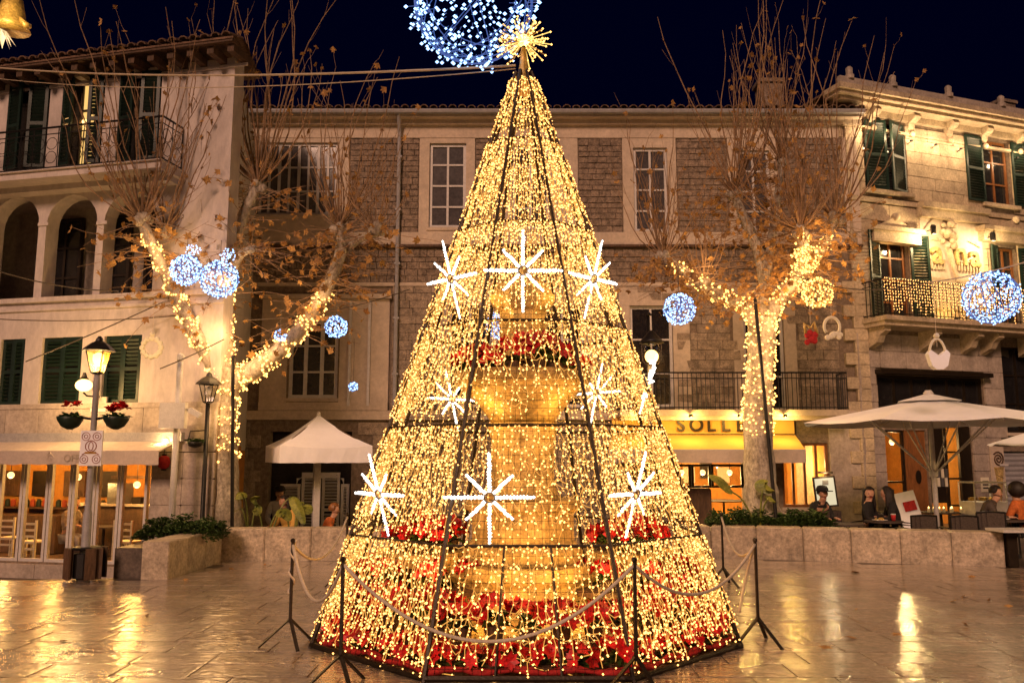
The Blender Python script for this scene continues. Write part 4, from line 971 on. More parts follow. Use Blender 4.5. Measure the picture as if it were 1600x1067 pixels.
for i in range(97):
    a=2*pi*i/96; r=2.24*math.cos(R(22.5))/math.cos(((a+R(112.5))%R(45))-R(22.5)); pts.append((r*math.cos(a),r*math.sin(a),.075+.02*math.sin(i*1.7)))
mb.tube(pts,[.030+.014*math.sin(i*2.3) for i in range(97)],7,False)
sw=mb.build('red_swag',m_redcloth,None,smooth=True); sw.location=(TX,TY,0); tag(sw,'gathered red cloth swag running along the bottom bar of the cone','swag')
# shelf that carries the inner ring, step boxes for the tier
MB().lathe([(1.92,0.0),(1.92,.20),(1.55,.22),(1.55,.0)],32).build('flower_shelf',m_wood,fo)
for sx in (-1.12,1.16): MB().lathe([(.74,.44),(.74,.5),(.5,.52),(.45,.44)],16,(sx,-.1,0)).build('flower_tray',m_wood,fo)
# two rows of little lights in the flowers
fl=thing('flower_lights','warm fairy lights strung in rows through the flowers at the foot of the cone','string lights',(TX,TY,0))
mb=MB(); cb=MB()
for r,z,n in ((2.13,.12,150),(2.08,.30,150),(1.95,.42,130),(2.18,.04,110)):
    pts=[]
    for i in range(n+1):
        a=2*pi*i/n; rr_=(r*math.cos(R(22.5))/math.cos(((a+R(112.5))%R(45))-R(22.5))); p=(rr_*math.cos(a),rr_*math.sin(a),z+.05*math.sin(i*.7)+rr.uniform(-.02,.02)); pts.append(p); mb.octa(p,rr.uniform(.010,.017))
    cb.tube(pts,.005,3,False)
mb.build('bulbs',e_bulb,fl,'stuff'); cb.build('cord',e_cord,fl)
# ------------------------------------------------------------------ rope barrier
posts=[]
for i,(bx,by,ty,lab) in enumerate([(452,1008,843,'black barrier post at the left corner of the cone, rope knotted round its tip'),(531,1074,862,'black barrier post standing in front of the left panel'),(995,1076,858,'black barrier post standing in front of the right panel'),(1186,1006,843,'black barrier post at the right corner of the cone'),(1131,915,836,'pale topped barrier post just behind the right flank of the cone'),(540,915,838,'black barrier post hidden behind the left flank of the cone')]):
    b=gnd(bx,by); h=1.03
    o=thing('barrier_post',lab,'barrier post',b,0,'barrier posts around the light tree')
    MB().tube([(0,0,.22),(0,0,h)],.017,6).build('pole',m_frame,o); MB().ball((0,0,h),.026,8,6).build('tip',m_frame,o)
    for a in (R(205),R(-60),R(60)):
        d=V((math.cos(a),math.sin(a),0))*.30; MB().box(tuple(d*.5+V((0,0,.135))),(.40,.035,.014),Mx.Rotation(a,3,'Z')@Mx.Rotation(R(40),3,'Y')).build('leg',m_frame,o)
    posts.append(b+V((0,0,h-.04)))
def rope(a,b,sag,lab,nm='rope',r=.015,mat=None,wig=0):
    pts=[]
    for i in range(25):
        t=i/24; p=a.lerp(b,t); p.z-=sag*4*t*(1-t); p.x+=wig*math.sin(t*9); pts.append(p)
    o=MB().tube(pts,r,6).build(nm,mat or m_rope,None,smooth=True); tag(o,lab,nm.replace('_',' '),'barrier ropes around the light tree' if nm=='rope' else None); return o
rope(posts[1],posts[2],.62,'long white rope sagging across the front of the cone between two posts')
rope(posts[2],posts[3],.36,'white rope sagging between the two right hand posts')
rope(posts[0],posts[1],.42,'white rope drooping between the two left hand posts')
rope(posts[0],posts[5],.34,'second white rope running back from the knotted left corner post')
rope(posts[3],posts[3]+V((-.12,.25,-.72)),-.05,'loose white rope end hanging beside the right corner post')
rope(posts[3],posts[4],.3,'white rope running back from the right corner post')
p=posts[0]; o=MB().tube([p+V((.03*math.cos(t*1.1),.03*math.sin(t*1.1),.04-.035*t)) for t in range(16)],.012,5).build('rope_knot',m_rope,None); tag(o,'loose wrapped coil of white rope on the left corner post','rope')

for a in range(8): plight('curtain_glow',(TX+1.5*math.cos(R(45*a)),TY+1.5*math.sin(R(45*a)),1.0),9,(1,.50,.11),.12)
for z,w in ((2.3,15),(3.6,12),(4.8,5)): plight('curtain_glow',(TX+.5,TY-.75*(1-z/7),z),w,(1,.50,.11),.15); plight('curtain_glow',(TX-.5,TY-.75*(1-z/7),z),w,(1,.50,.11),.15)
# ------------------------------------------------------------------ plane trees
def leafmesh(mb,p,s,r2,mcol=None):
    q=Mx.Rotation(r2.uniform(0,6.28),3,'Z')@Mx.Rotation(r2.uniform(.3,2.4),3,'X')@Mx.Rotation(r2.uniform(0,6.28),3,'Z')
    sh=[(0,-.5,0),(.28,-.25,.06),(.55,.0,-.1),(.25,.1,.04),(.22,.42,-.05),(0,.25,.05),(-.22,.45,-.08),(-.25,.1,.04),(-.55,.02,-.12),(-.28,-.25,.05)]
    c=V(p); o=len(mb.v); mb.v.append(tuple(c)); 
    for x,y,z in sh: mb.v.append(tuple(c+(q@V((x,y,z)))*s))
    n=len(sh)
    for i in range(n): mb.f.append((o,o+1+i,o+1+(i+1)%n))
def smoothpath(pts,k=4):
    out=[]
    for i in range(len(pts)-1):
        p0=pts[max(i-1,0)];p1=pts[i];p2=pts[i+1];p3=pts[min(i+2,len(pts)-1)]
        for j in range(k):
            t=j/k; out.append(.5*((2*p1)+(p2-p0)*t+(2*p0-5*p1+4*p2-p3)*t*t+(3*p1-p0-3*p2+p3)*t**3))
    out.append(pts[-1]); return out
def plane_tree(label,trunk,limbs,knobs,seed,Y,nleaf):
    r2=random.Random(seed); b0=at(trunk[0][0],trunk[0][1],Y)
    t=thing('plane_tree',label,'tree',b0); off=-b0; paths=[]
    def conv(lst,dY=0):
        n=len(lst); pts=[at(x,y,Y+dY*i/max(1,n-1))+off for i,(x,y,r) in enumerate(lst)]; rs=[r for _,_,r in lst]
        sp=smoothpath(pts); k=(len(sp)-1)//(n-1); rr2=[]
        for i in range(n-1): rr2+=[rs[i]+(rs[i+1]-rs[i])*j/k for j in range(k)]
        return sp,rr2+[rs[-1]]
    def limb(name,lst,dY=0,n=9):
        sp,rs=conv(lst,dY); rs=[r*r2.uniform(.93,1.07) for r in rs]; paths.append((sp,rs))
        return MB().tube(sp,rs,n).build(name,m_bark,t,smooth=True)
    limb('trunk',trunk,0,14)
    for l,dY in limbs: limb('branch',l,dY)
    tw=MB(); lf=MB()
    for (px,py,dY,n,lmax,spread) in knobs:
        c=at(px,py,Y+dY)+off
        o=MB(); 
        for k in range(7): o.ball(tuple(c+V((r2.uniform(-.1,.1),r2.uniform(-.1,.1),r2.uniform(-.1,.08)))),r2.uniform(.07,.13),7,5)
        o.build('pollard_knob',m_bark,t,smooth=True)
        for i in range(int(n*.78)):
            a=r2.uniform(0,2*pi); lean=r2.random()**.8*1.45*min(1.15,spread+.45); L=r2.uniform(.2,1)*lmax
            L*=1-.38*min(1,max(0,lean-.5))
            d=V((math.sin(lean)*math.cos(a),math.sin(lean)*math.sin(a)*.7,math.cos(lean))); p=c+d*.05; pts=[p]; m=7; step=L/m
            for j in range(m):
                d=(d+V((r2.uniform(-.22,.22),r2.uniform(-.22,.22),.30 if j<4 else .14))).normalized(); p=p+d*step; pts.append(p)
                if j>1 and r2.random()<.45:
                    e=(d+V((r2.uniform(-.9,.9),r2.uniform(-.6,.6),r2.uniform(-.2,.5)))).normalized(); q=[p,p+e*.14,p+(e+V((0,0,.3))).normalized()*r2.uniform(.25,.6)]; tw.tube(q,[.005,.004,.003],3,False)
                    if r2.random()<.35: leafmesh(lf,q[2],r2.uniform(.08,.17),r2)
            r0=.007+.0033*L; tw.tube(pts,[r0*(1-.72*j/m) for j in range(m+1)],4,False)
            if r2.random()<.5: leafmesh(lf,pts[r2.randint(1,m)],r2.uniform(.09,.19),r2)
    # drooping leafy twigs along the limbs and round the knobs
    cand=[p for sp,rs in paths[1:] for p in sp[len(sp)//3:]]
    for i in range(nleaf):
        c=r2.choice(cand); a=r2.uniform(0,2*pi); L=r2.uniform(.3,1.5); d=V((math.cos(a),math.sin(a)*.7,r2.uniform(-.35,.35))); pts=[c]
        p=c
        for j in range(5):
            d=(d+V((r2.uniform(-.25,.25),r2.uniform(-.25,.25),r2.uniform(-.2,.12)))).normalized(); p=p+d*L/5; pts.append(p)
            if j>1 and r2.random()<.55: leafmesh(lf,p+V((0,0,-.05)),r2.uniform(.09,.20),r2)
        tw.tube(pts,[.009,.008,.007,.006,.005,.004],3,False)
    tw.build('shoots',m_twig,t,'stuff'); lf.build('leaves',m_leafb,t,'stuff')
    return t,paths
def wind_lights(label,paths,off,pitch,rb,seed,gap=.075,strands=2,loc=(0,0,0)):
    """strings of warm leds wound round the given limbs"""
    r2=random.Random(seed); t=thing('string_lights',label,'string lights',loc); mb=MB(); cb=MB()
    for sp,rs,i0,i1 in paths:
        sp=sp[i0:i1]; rs=rs[i0:i1]
        for s in range(strands):
            acc=0; ph=r2.uniform(0,6.28); pts=[]
            for a,b,ra,rb_ in zip(sp,sp[1:],rs,rs[1:]):
                L=(b-a).length; n=max(1,int(L/.03)); tdir=(b-a).normalized(); u=V((1,0,0)); u=(u-tdir*u.dot(tdir)).normalized() if abs(tdir.x)<.95 else V((0,1,0)); v=tdir.cross(u)
                for k in range(n):
                    tt=k/n; acc+=L/n; ang=ph+acc/pitch*2*pi*(1 if s%2 else -1)+.4*math.sin(acc*5+s); r=(ra+(rb_-ra)*tt)+.025
                    pts.append(a.lerp(b,tt)+u*math.cos(ang)*r+v*math.sin(ang)*r)
            cb.tube(pts[::2],.006,3,False)
            d=0; last=pts[0]
            for p in pts:
                d+=(p-last).length; last=p
                if d>gap: d=0; mb.octa(tuple(p+V((r2.uniform(-.04,.04),r2.uniform(-.04,.04),r2.uniform(-.04,.04)))),r2.uniform(.016,.028))
    mb.build('bulbs',e_tree,t,'stuff'); cb.build('cord',m_pcable,t)
    for sp,rs,i0,i1 in paths:
        k=min(i1,len(sp))-1
        for j in (i0+(k-i0)//3,i0+(k-i0)*4//5): plight('string_glow',sp[j]+V((.15,-rs[j]-.3,.15)),20,(1,.57,.22),.25,t)
    return t
YL=16.5
TL,PL=plane_tree('pollarded plane tree wound with lights on wide forked limbs beside the square umbrella',
 [(355,838,.34),(354,800,.28),(352,740,.25),(350,660,.24),(353,600,.27),(356,575,.24)],
 [([(348,605,.20),(326,560,.16),(297,505,.14),(264,438,.12),(240,388,.11),(222,346,.10)],-.6),
  ([(356,580,.18),(352,520,.15),(352,458,.15),(362,402,.13),(378,342,.12),(402,292,.10)],.4),
  ([(352,458,.13),(347,405,.10),(337,352,.09),(321,307,.08)],.9),
  ([(360,600,.20),(405,572,.18),(455,530,.16),(495,480,.14),(519,432,.13),(532,395,.11),(531,360,.09)],-.5),
  ([(530,402,.08),(556,378,.07),(588,362,.06)],-.9),
  ([(352,450,.10),(375,400,.08),(398,388,.07)],-.8)],
 [(222,343,-.6,52,5.2,.75),(321,305,.9,48,5.4,.56),(403,288,.4,52,5.6,.58),(531,356,-.5,48,4.2,.77),(588,360,-.9,26,2.8,.65),(345,392,.2,34,3.0,.7),(258,360,-.2,26,4.5,.6)],5,YL,420)
wind_lights('warm fairy lights wound on trunk and limbs of the wide forked plane tree',[(PL[0][0],PL[0][1],9,21),(PL[1][0],PL[1][1],0,19),(PL[2][0],PL[2][1],0,12),(PL[4][0],PL[4][1],0,15)],0,.55,.02,4,.07,5,TL.location)
# lower loose loop of lights round the trunk
YR=16.9
TRt,PR=plane_tree('pollarded plane tree wound with lights growing before the lettered yellow awning',
 [(1192,835,.58),(1190,790,.36),(1187,740,.32),(1184,660,.29),(1187,580,.28),(1191,520,.27),(1193,495,.24)],
 [([(1186,525,.17),(1172,486,.15),(1146,470,.14),(1110,455,.12),(1076,431,.11),(1040,405,.09)],-.5),
  ([(1193,500,.17),(1195,440,.14),(1181,382,.12),(1161,337,.10),(1147,305,.09)],.5),
  ([(1198,505,.18),(1216,470,.15),(1240,440,.13),(1255,396,.11),(1250,362,.10)],-.4),
  ([(1216,470,.12),(1255,430,.10),(1288,382,.09),(1304,345,.08)],.6),
  ([(1195,440,.11),(1206,372,.09),(1216,300,.08),(1222,255,.07)],1.0)],
 [(1036,402,-.5,42,3.6,.6),(1147,303,.5,50,5.2,.58),(1250,359,-.4,62,5.4,.70),(1305,342,.6,44,4.6,.5),(1222,252,1.0,44,4.2,.56),(1100,440,-.4,22,2.4,.7)],9,YR,620)
wind_lights('warm fairy lights wound on trunk and limbs of the plane tree before the awning',[(PR[0][0],PR[0][1],11,24),(PR[1][0],PR[1][1],0,20),(PR[3][0],PR[3][1],0,17),(PR[4][0],PR[4][1],2,10)],0,.5,.02,6,.07,5,TRt.location)
# lit cluster in the right tree, coloured leaves stay as they are
# ------------------------------------------------------------------ light balls
def light_ball(px,py,rpx,Y,label,em,cordm,n,br,cord=.4,spike=.0,wires=10,group=None,seed=1,top=None):
    c=at(px,py,Y); r=rpx/FPX*Y; r2=random.Random(seed)
    t=thing('light_ball',label,'light ball',c,0,group); mb=MB(); wb=MB()
    for i in range(wires):
        u=V((r2.gauss(0,1),r2.gauss(0,1),r2.gauss(0,1))).normalized(); w=u.orthogonal().normalized(); w=(Mx.Rotation(r2.uniform(0,6.28),3,u)@w); wb.ring((0,0,0),r,.006,w,u.cross(w),28,4)
    for i in range(n):
        z=1-2*(i+.5)/n; q=i*2.39996+r2.uniform(-.4,.4); s=math.sqrt(max(0,1-z*z)); d=V((s*math.cos(q),s*math.sin(q),z))
        L=r*(1+r2.uniform(-.12,spike)); 
        if spike>.05: wb.tube([d*r*.93,d*L],.004,3,False)
        mb.octa(tuple(d*L),br*r2.uniform(.7,1.2))
    wb.build('wire_frame',cordm,t); mb.build('bulbs',em,t,'stuff')
    MB().tube([(0,0,r*.95),(0,0,r+cord)],.006,4).build('cord',m_cable,t)
    if top:
        k=MB()
        for i in range(40): k.octa((r2.uniform(-.18,.22)*r*2+top[0],r2.uniform(-.1,.1),r*1.1+r2.uniform(0,.55)*r),br*.8)
        k.build('bow_bulbs',em,t,'stuff')
    return t
light_ball(740,4,99,9.4,'huge cold white light ball overlapping the tip of the cone tree',e_blue,e_bcord,620,.023,2,.16,14,None,1)
GB='cold light balls hung in the trees'
light_ball(291,422,24,15.2,'smaller cold blue light ball at left of a touching pair in the forked tree',e_blue,e_bcord,285,.019,.35,.05,10,GB,2,(.1,))
light_ball(343,436,29,15.0,'larger cold blue light ball at right of a touching pair in the forked tree',e_blue,e_bcord,330,.019,.4,.05,10,GB,3,(.12,))
light_ball(525,511,17,15.3,'cold blue light ball hanging before the tall casement window left of the cone',e_blue,e_bcord,165,.017,.5,.05,8,GB,4)
light_ball(1061,483,25,15.4,'cold blue light ball hanging under the left limb of the tree before the awning',e_blue,e_bcord,255,.018,.5,.05,10,GB,5)
light_ball(1549,465,41,13.5,'large cold blue light ball before the lit limestone balcony',e_blue,e_bcord,480,.018,.35,.06,12,GB,6)
light_ball(783,508,22,15.2,'cold blue light ball seen through the cone beside the fountain top',e_blue,e_bcord,225,.018,.6,.05,10,GB,7)
light_ball(438,524,9,16.0,'tiny cold blue light ball against the right limb of the forked tree',e_blue,e_bcord,60,.018,.4,.05,6,GB,8)
light_ball(552,604,7,17.0,'tiny cold blue drop light over the square umbrella',e_blue,e_bcord,39,.018,.9,.05,5,GB,9)
light_ball(1277,457,24,15.8,'lower golden light ball hanging right of the tree before the awning',e_gball,e_cord,150,.021,.3,.08,9,'golden light balls',10)
light_ball(1259,405,22,16.0,'upper golden light ball half hidden in leaves of the tree before the awning',e_gball,e_cord,130,.022,.3,.08,9,'golden light balls',11)
# ------------------------------------------------------------------ street lamps
def lantern(par,c,s,glass_m,lit=True):
    f=MB(); x,y,z=c
    top=[(.17*s,.30*s),(.10*s,.0)]
    q=[(math.cos(R(45+90*i)),math.sin(R(45+90*i))) for i in range(4)]
    for a,b in q: f.tube([(x+a*.10*s,y+b*.10*s,z),(x+a*.19*s,y+b*.19*s,z+.34*s)],.010*s,5)
    for h,r in ((0,.10),(.34,.19)): f.tube([(x+a*r*s,y+b*r*s,z+h*s) for a,b in q+q[:1]],.012*s,5,False)
    f.lathe([(.06*s,-.03*s),(.10*s,-.005*s)],8,c); f.build('lantern_frame',m_iron,par)
    MB().lathe([(.25*s,.34*s),(.22*s,.38*s),(.13*s,.46*s),(.06*s,.50*s),(.05*s,.54*s),(.02*s,.58*s)],8,c).build('lantern_cap',m_iron,par)
    for (a,b),(a2,b2) in zip(q,q[1:]+q[:1]):
        m=MB().quad((x+a*.097*s,y+b*.097*s,z+.01),(x+a2*.097*s,y+b2*.097*s,z+.01),(x+a2*.185*s,y+b2*.185*s,z+.33*s),(x+a*.185*s,y+b*.185*s,z+.33*s)); m.build('lantern_pane',glass_m,par)
    if lit: MB().lathe([(.02*s,.32*s),(.08*s,.28*s),(.085*s,.20*s),(.04*s,.10*s)],10,c).build('lamp_bulb',e_lamp,par,smooth=True)
    else: MB().lathe([(.02*s,.30*s),(.05*s,.26*s),(.05*s,.20*s),(.03*s,.14*s)],8,c).build('lamp_bulb',m_white,par,smooth=True)
b=gnd(130,906); zl=at(150,582,b.y).z
lp=thing('street_lamp','street lamp with lit glass lantern and flower baskets above a white pictogram board','street lamp',b)
MB().lathe([(.10,0),(.10,.30),(.07,.36),(.065,1.0),(.05,1.05),(.045,zl-.3),(.06,zl-.25),(.04,zl-.02)],12).build('pole',m_grey,lp,smooth=True)
lantern(lp,(0,0,zl),1.0,g_frost); plight('street_lamp_light',(0,0,zl+.14),420,(1,.60,.22),.09,lp)
za=at(140,655,b.y).z
for sx in (-1,1):
    MB().tube([(0,0,za),(sx*.14,-.03,za+.02),(sx*.26,-.03,za+.02),(sx*.36,-.03,za+.10)],.022,6).build('basket_arm',m_iron,lp)
def basket(x,lab,nf,s):
    o=thing('flower_basket',lab,'flower basket',b+V((x,-.03,za-.01)),0,None)
    MB().lathe([(.04,-.15),(.13,-.10),(.19,.0),(.20,.05),(.18,.05)],14).build('bowl',m_green,o,smooth=True); lv=MB()
    for i in range(40): q=U(0,6.28); petal(lv,V((U(-.12,.12),U(-.12,.12),.04)),V((math.cos(q),math.sin(q),U(.1,.9))),U(.10,.18),.03,.02)
    for i in range(nf):
        c=V((U(-.13,.13),U(-.13,.13),U(.10,.26)*s))
        br=MB()
        for j in range(10): a=j*pi/5; petal(br,c,V((math.cos(a),math.sin(a),U(-.3,1.1))),.085,.03,.01)
        br.build('red_flower',m_bract,o)
    lv.build('leaves',m_leafg,o)
basket(-.36,'sparse flower basket on the left arm of the lamp with the pictogram board',5,1); basket(.36,'full red flower basket on the right arm of the lamp with the pictogram board',16,1.1)
p=at(142,700,b.y-.12); sg=thing('pictogram_board','white board printed with four rings and a carriage on the street lamp pole','sign',p)
MB().boxr(-.17,.17,0,.03,-.27,.27).build('board',m_canvas,sg); MB().boxr(-.02,.02,.03,.12,-.15,.15).build('bracket',m_iron,sg)
mb=MB(); P_=lambda c,r,n=18: mb.ring((c[0],-.006,c[1]),r,.0042,(1,0,0),(0,0,1),n,4)
for c in ((-.085,.18),(.085,.18),(-.095,-.17),(.095,-.17)): P_(c,.062); P_(c,.028,10)
mb.ring((0,-.006,.03),.085,.006,(1,0,0),(0,0,1),18,4); mb.ring((0,-.006,.03),.035,.005,(1,0,0),(0,0,1.9),14,4); mb.tube([(-.13,-.006,-.10),(-.08,-.006,-.07),(.08,-.006,-.07),(.13,-.006,-.10)],.006,4); mb.build('printed_rings',m_cork,sg); MB().boxr(-.085,.085,-.008,-.001,-.085,-.055).build('printed_band',m_gold,sg)
bn=thing('litter_bin','dark timber slatted litter bin strapped around the foot of the street lamp','bin',b+V((.02,0,0)))
for i,(x,y,a) in enumerate([(-.22,-.1,.3),(-.17,-.2,.7),(.17,-.2,-.7),(.22,-.1,-.3),(-.2,.15,-.5),(.2,.15,.5)]): MB().box((x,y,.26),(.15,.03,.46),Mx.Rotation(-a if x<0 else -a,3,'Z')).build('slat',m_wood,bn)
MB().lathe([(.20,.46),(.22,.48),(.20,.50)],12).build('rim',m_iron,bn); MB().lathe([(.16,.03),(.18,.05),(.18,.40)],12).build('liner',m_iron,bn)
# glowing globe lamp on the wall beyond
F=Fac(lb,lb.location,R(-13)); x,z=F.L(131,602,-.5); p=V(lb.location)+Mx.Rotation(R(-13),3,'Z')@V((x,-.5,z))
wl=thing('globe_wall_lamp','bright round globe lamp on wall bracket between closed green shutters','lamp',p,R(-13)); MB().ball((0,0,0),.15,14,10,(1.1,1,.8)).build('globe',e_lamp,wl,smooth=True); MB().lathe([(.10,.12),(.05,.17),(.03,.25)],10).tube([(0,0,-.14),(0,.1,-.2),(0,.46,-.2)],.018,6).build('bracket',m_iron,wl); MB().boxr(-.18,.18,.44,.49,-.5,-.2).build('mount',m_white,wl); plight('globe_light',(0,-.3,-.03),120,(1,.58,.20),.15,wl)
# unlit lantern pole behind the left planter
Y=16.0; p=at(325,628,Y); g=gz(p.x)
l2=thing('street_lamp','unlit dark lantern post standing close beside the trunk of the forked tree','street lamp',(p.x,Y,g)); MB().lathe([(.08,0),(.08,.4),(.045,.5),(.04,p.z-g-.02)],10).build('pole',m_iron,l2,smooth=True); lantern(l2,(0,0,p.z-g),1.0,g_pane,False)
hb=thing('hanging_basket','small dark hanging basket on a bracket by the unlit lantern post','basket',at(305,690,Y-.1)); MB().lathe([(.02,-.12),(.12,-.08),(.17,0)],12).build('bowl',m_iron,hb,smooth=True); MB().tube([(-.14,0,0),(-.1,0,.2),(.15,.1,.22)],.012,5).build('bracket',m_iron,hb); lv=MB(); [petal(lv,V((U(-.1,.1),U(-.1,.1),.0)),V((U(-1,1),U(-1,1),U(-.2,.8))),.16,.03,.05) for i in range(26)]; lv.build('leaves',m_leafg,hb)
# lit lamp right of the cone
Y=17.2; p=at(1014,566,Y); g=gz(p.x)
l3=thing('street_lamp','lit lantern post half hidden by the right edge of the cone tree','street lamp',(p.x,Y,g)); h=p.z-g
MB().lathe([(.09,0),(.09,.4),(.05,.5),(.04,h+1.0)],10).tube([(0,0,h+.95),(.0,-.15,h+1.02),(0,-.35,h+.95)],.025,6).build('pole',m_iron,l3,smooth=True)
MB().lathe([(.04,.62),(.10,.55),(.22,.42),(.25,.36)],12,(0,-.35,h)).build('lamp_hood',m_iron,l3,smooth=True); MB().lathe([(.20,.36),(.21,.30),(.19,.0),(.13,-.08)],12,(0,-.35,h)).build('lamp_glass',g_pane,l3,smooth=True); MB().ball((0,-.35,h+.08),.14,12,8).build('lamp_bulb',e_lamp,l3,smooth=True); plight('street_lamp_light',(0,-.35,h-.15),320,(1,.60,.22),.1,l3)
# camera pole with white cabinet
Y=15.6; p=at(276,668,Y); g=gz(p.x); h=p.z-g
cp=thing('camera_pole','white pole carrying a white cabinet and small camera beside the cafe','camera pole',(p.x,Y,g)); MB().lathe([(.07,0),(.06,h*.6),(.055,h+1.25)],10).build('pole',m_white,cp,smooth=True); MB().boxr(-.25,.22,-.22,-.06,h-.02,h+.46).build('cabinet',m_white,cp); MB().tube([(.2,-.1,h+.34),(.34,-.14,h+.30)],.02,6).build('camera_arm',m_white,cp); MB().box((.40,-.18,h+.27),(.24,.10,.10),Mx.Rotation(.5,3,'Y')).build('camera',m_white,cp); MB().lathe([(.03,0),(.07,.03),(.07,.12),(.03,.15)],8,(0,0,h+1.25)).build('antenna',m_white,cp)
for a,bq,lab,Y in (((364,838),(364,560),'dark straight support pole rising close beside the forked tree trunk',16.0),((1216,826),(1180,470),'dark support pole leaning along the tree trunk before the awning',16.2)):
    u=at(*a,Y); v=at(*bq,Y); o=thing('support_pole',lab,'pole',u); MB().tube([(0,0,-.4),v-u],.036,8).build('shaft',m_iron,o); MB().lathe([(.04,0),(.045,.02),(.02,.06)],8,v-u).build('cap',m_iron,o)
# ------------------------------------------------------------------ parasols
def round_parasol(px,ptop,pedge,pl,Y,label,nrib=8,rot=0):
    top=at(px,ptop,Y); e=at(pl,pedge,Y); g=gz(top.x); Rr=abs(e.x-top.x)/math.cos(rot*0); hz=e.z-g; tz=top.z-g
    t=thing('parasol',label,'parasol',(top.x,Y,g)); mb=MB(); n=nrib; K=6
    def p(i,f): a=2*pi*i/n+rot; return V((Rr*f*math.cos(a),Rr*f*math.sin(a),tz-(tz-hz)*(f**1.0)-.10*math.sin(pi*f)*0))
    for i in range(n):
        for k in range(K):
            f0,f1=.1+.9*k/K,.1+.9*(k+1)/K
            for j in range(3):
                def q(f,s): v=p(i,f).lerp(p(i+1,f),s); v.z-=.05*f*math.sin(pi*s); return v
                mb.quad(q(f0,j/3),q(f0,(j+1)/3),q(f1,(j+1)/3),q(f1,j/3))
    o=mb.build('canopy',m_canvas,t,smooth=False); sd=o.modifiers.new('cloth','SOLIDIFY'); sd.thickness=.008
    mb=MB()
    for i in range(n): mb.quad(p(i,.015)+V((0,0,.09)),p(i+1,.015)+V((0,0,.09)),p(i+1,.24)+V((0,0,.05)),p(i,.24)+V((0,0,.05)))
    o=mb.build('vent_cap',m_canvas,t); o.modifiers.new('cloth','SOLIDIFY').thickness=.008
    hub=tz-(tz-hz)*1.0-1.0
    for i in range(n):
        MB().tube([p(i,.05)-V((0,0,.04)),p(i,.98)-V((0,0,.03))],.015,5).build('rib',m_white,t); MB().tube([V((0.05*math.cos(2*pi*i/n+rot),.05*math.sin(2*pi*i/n+rot),hub)),p(i,.52)-V((0,0,.05))],.016,5).build('strut',m_white,t)
    MB().lathe([(.05,0.05),(.05,tz-.05)],12).build('pole',m_white,t,smooth=True); MB().lathe([(.08,hub-.08),(.09,hub),(.08,hub+.08)],12).build('hub',m_white,t); MB().lathe([(.09,tz+.07),(.1,tz+.10),(.06,tz+.16)],10).build('finial',m_white,t); MB().boxr(-.35,.35,-.35,.35,0,.06).build('base_plate',m_grey,t)
    return t
round_parasol(1451,622,661,1256,16.9,'large open round white parasol with exposed struts over the seated people',8,0)
round_parasol(1668,656,694,1555,18.6,'edge of another white parasol cut off at the right before the grey roller shutter',8,0)
top=at(498,648,18.4); el=at(417,697,18.87); g=gz(top.x); hw=.97
sp=thing('square_parasol','square white parasol with a hanging valance beside the left edge of the cone','parasol',(top.x,18.4,g),R(25))
tz=top.z-g; ez=el.z-g; mb=MB(); K=6; cs=[(-hw,-hw),(hw,-hw),(hw,hw),(-hw,hw)]
for i in range(4):
    a=V((*cs[i],ez)); b2=V((*cs[(i+1)%4],ez)); ap=V((0,0,tz))
    for k in range(K):
        for j in range(K):
            def q(f,s): v=ap.lerp(a.lerp(b2,s),f); v.z-=.06*math.sin(pi*f)+.06*f*math.sin(pi*s); return v
            mb.quad(q(k/K+.001,j/K),q((k+1)/K,j/K),q((k+1)/K,(j+1)/K),q(k/K+.001,(j+1)/K))
o=mb.build('canopy',m_canvas,sp); o.modifiers.new('cloth','SOLIDIFY').thickness=.008
mb=MB()
for i in range(4):
    a=V((*cs[i],ez)); b2=V((*cs[(i+1)%4],ez)); nrm=V((b2-a).normalized().cross(V((0,0,1))))
    for j in range(14):
        def q(s,d): v=a.lerp(b2,s)+nrm*(.010*math.sin(s*23)*d); v.z-=.06*math.sin(pi*s)*(1-d)+d*(.36+.004*math.sin(s*40)); return v
        mb.quad(q(j/14,1),q((j+1)/14,1),q((j+1)/14,0),q(j/14,0))
mb.build('valance',m_canvas,sp).modifiers.new('cloth','SOLIDIFY').thickness=.006
MB().boxr(-.07,.07,-.07,.07,0,tz-.1).build('pole',m_white,sp)
for c in cs: MB().tube([(0,0,tz-.08),(c[0]*.97,c[1]*.97,ez-.04)],.02,5).build('rib',m_wood,sp)
MB().lathe([(.05,0),(.04,.06),(.01,.09)],8,(0,0,tz-.02)).build('finial',m_white,sp); MB().boxr(-.4,.4,-.4,.4,0,.07).build('base_plate',m_grey,sp)
# ------------------------------------------------------------------ furniture
def chair(x,y,rz,label,high=.86,m=m_rattan,group='rattan terrace chairs'):
    t=thing('terrace_chair',label,'chair',(x,y,gz(x)),rz,group)
    MB().boxr(-.26,.26,-.26,.26,.40,.46).build('seat',m,t); mb=MB()
    for i in range(6):
        a=-.25+.5*i/6; mb.box((a+.042,.27+.04*(1-abs(i-2.5)/2.5)*1,.46+(high-.46)/2+.02),(.086,.025,high-.44))
    mb.build('backrest',m,t)
    for sx in (-1,1):
        MB().tube([(sx*.28,-.24,0),(sx*.28,-.24,.64),(sx*.28,.0,.66),(sx*.28,.26,.66)],.018,6).build('armrest',m_iron,t); MB().tube([(sx*.25,.27,0),(sx*.25,.28,high+.02)],.018,6).build('leg',m_iron,t)
    MB().tube([(-.25,.28,high+.02),(0,.32,high+.04),(.25,.28,high+.02)],.018,6).build('top_rail',m_iron,t); return t
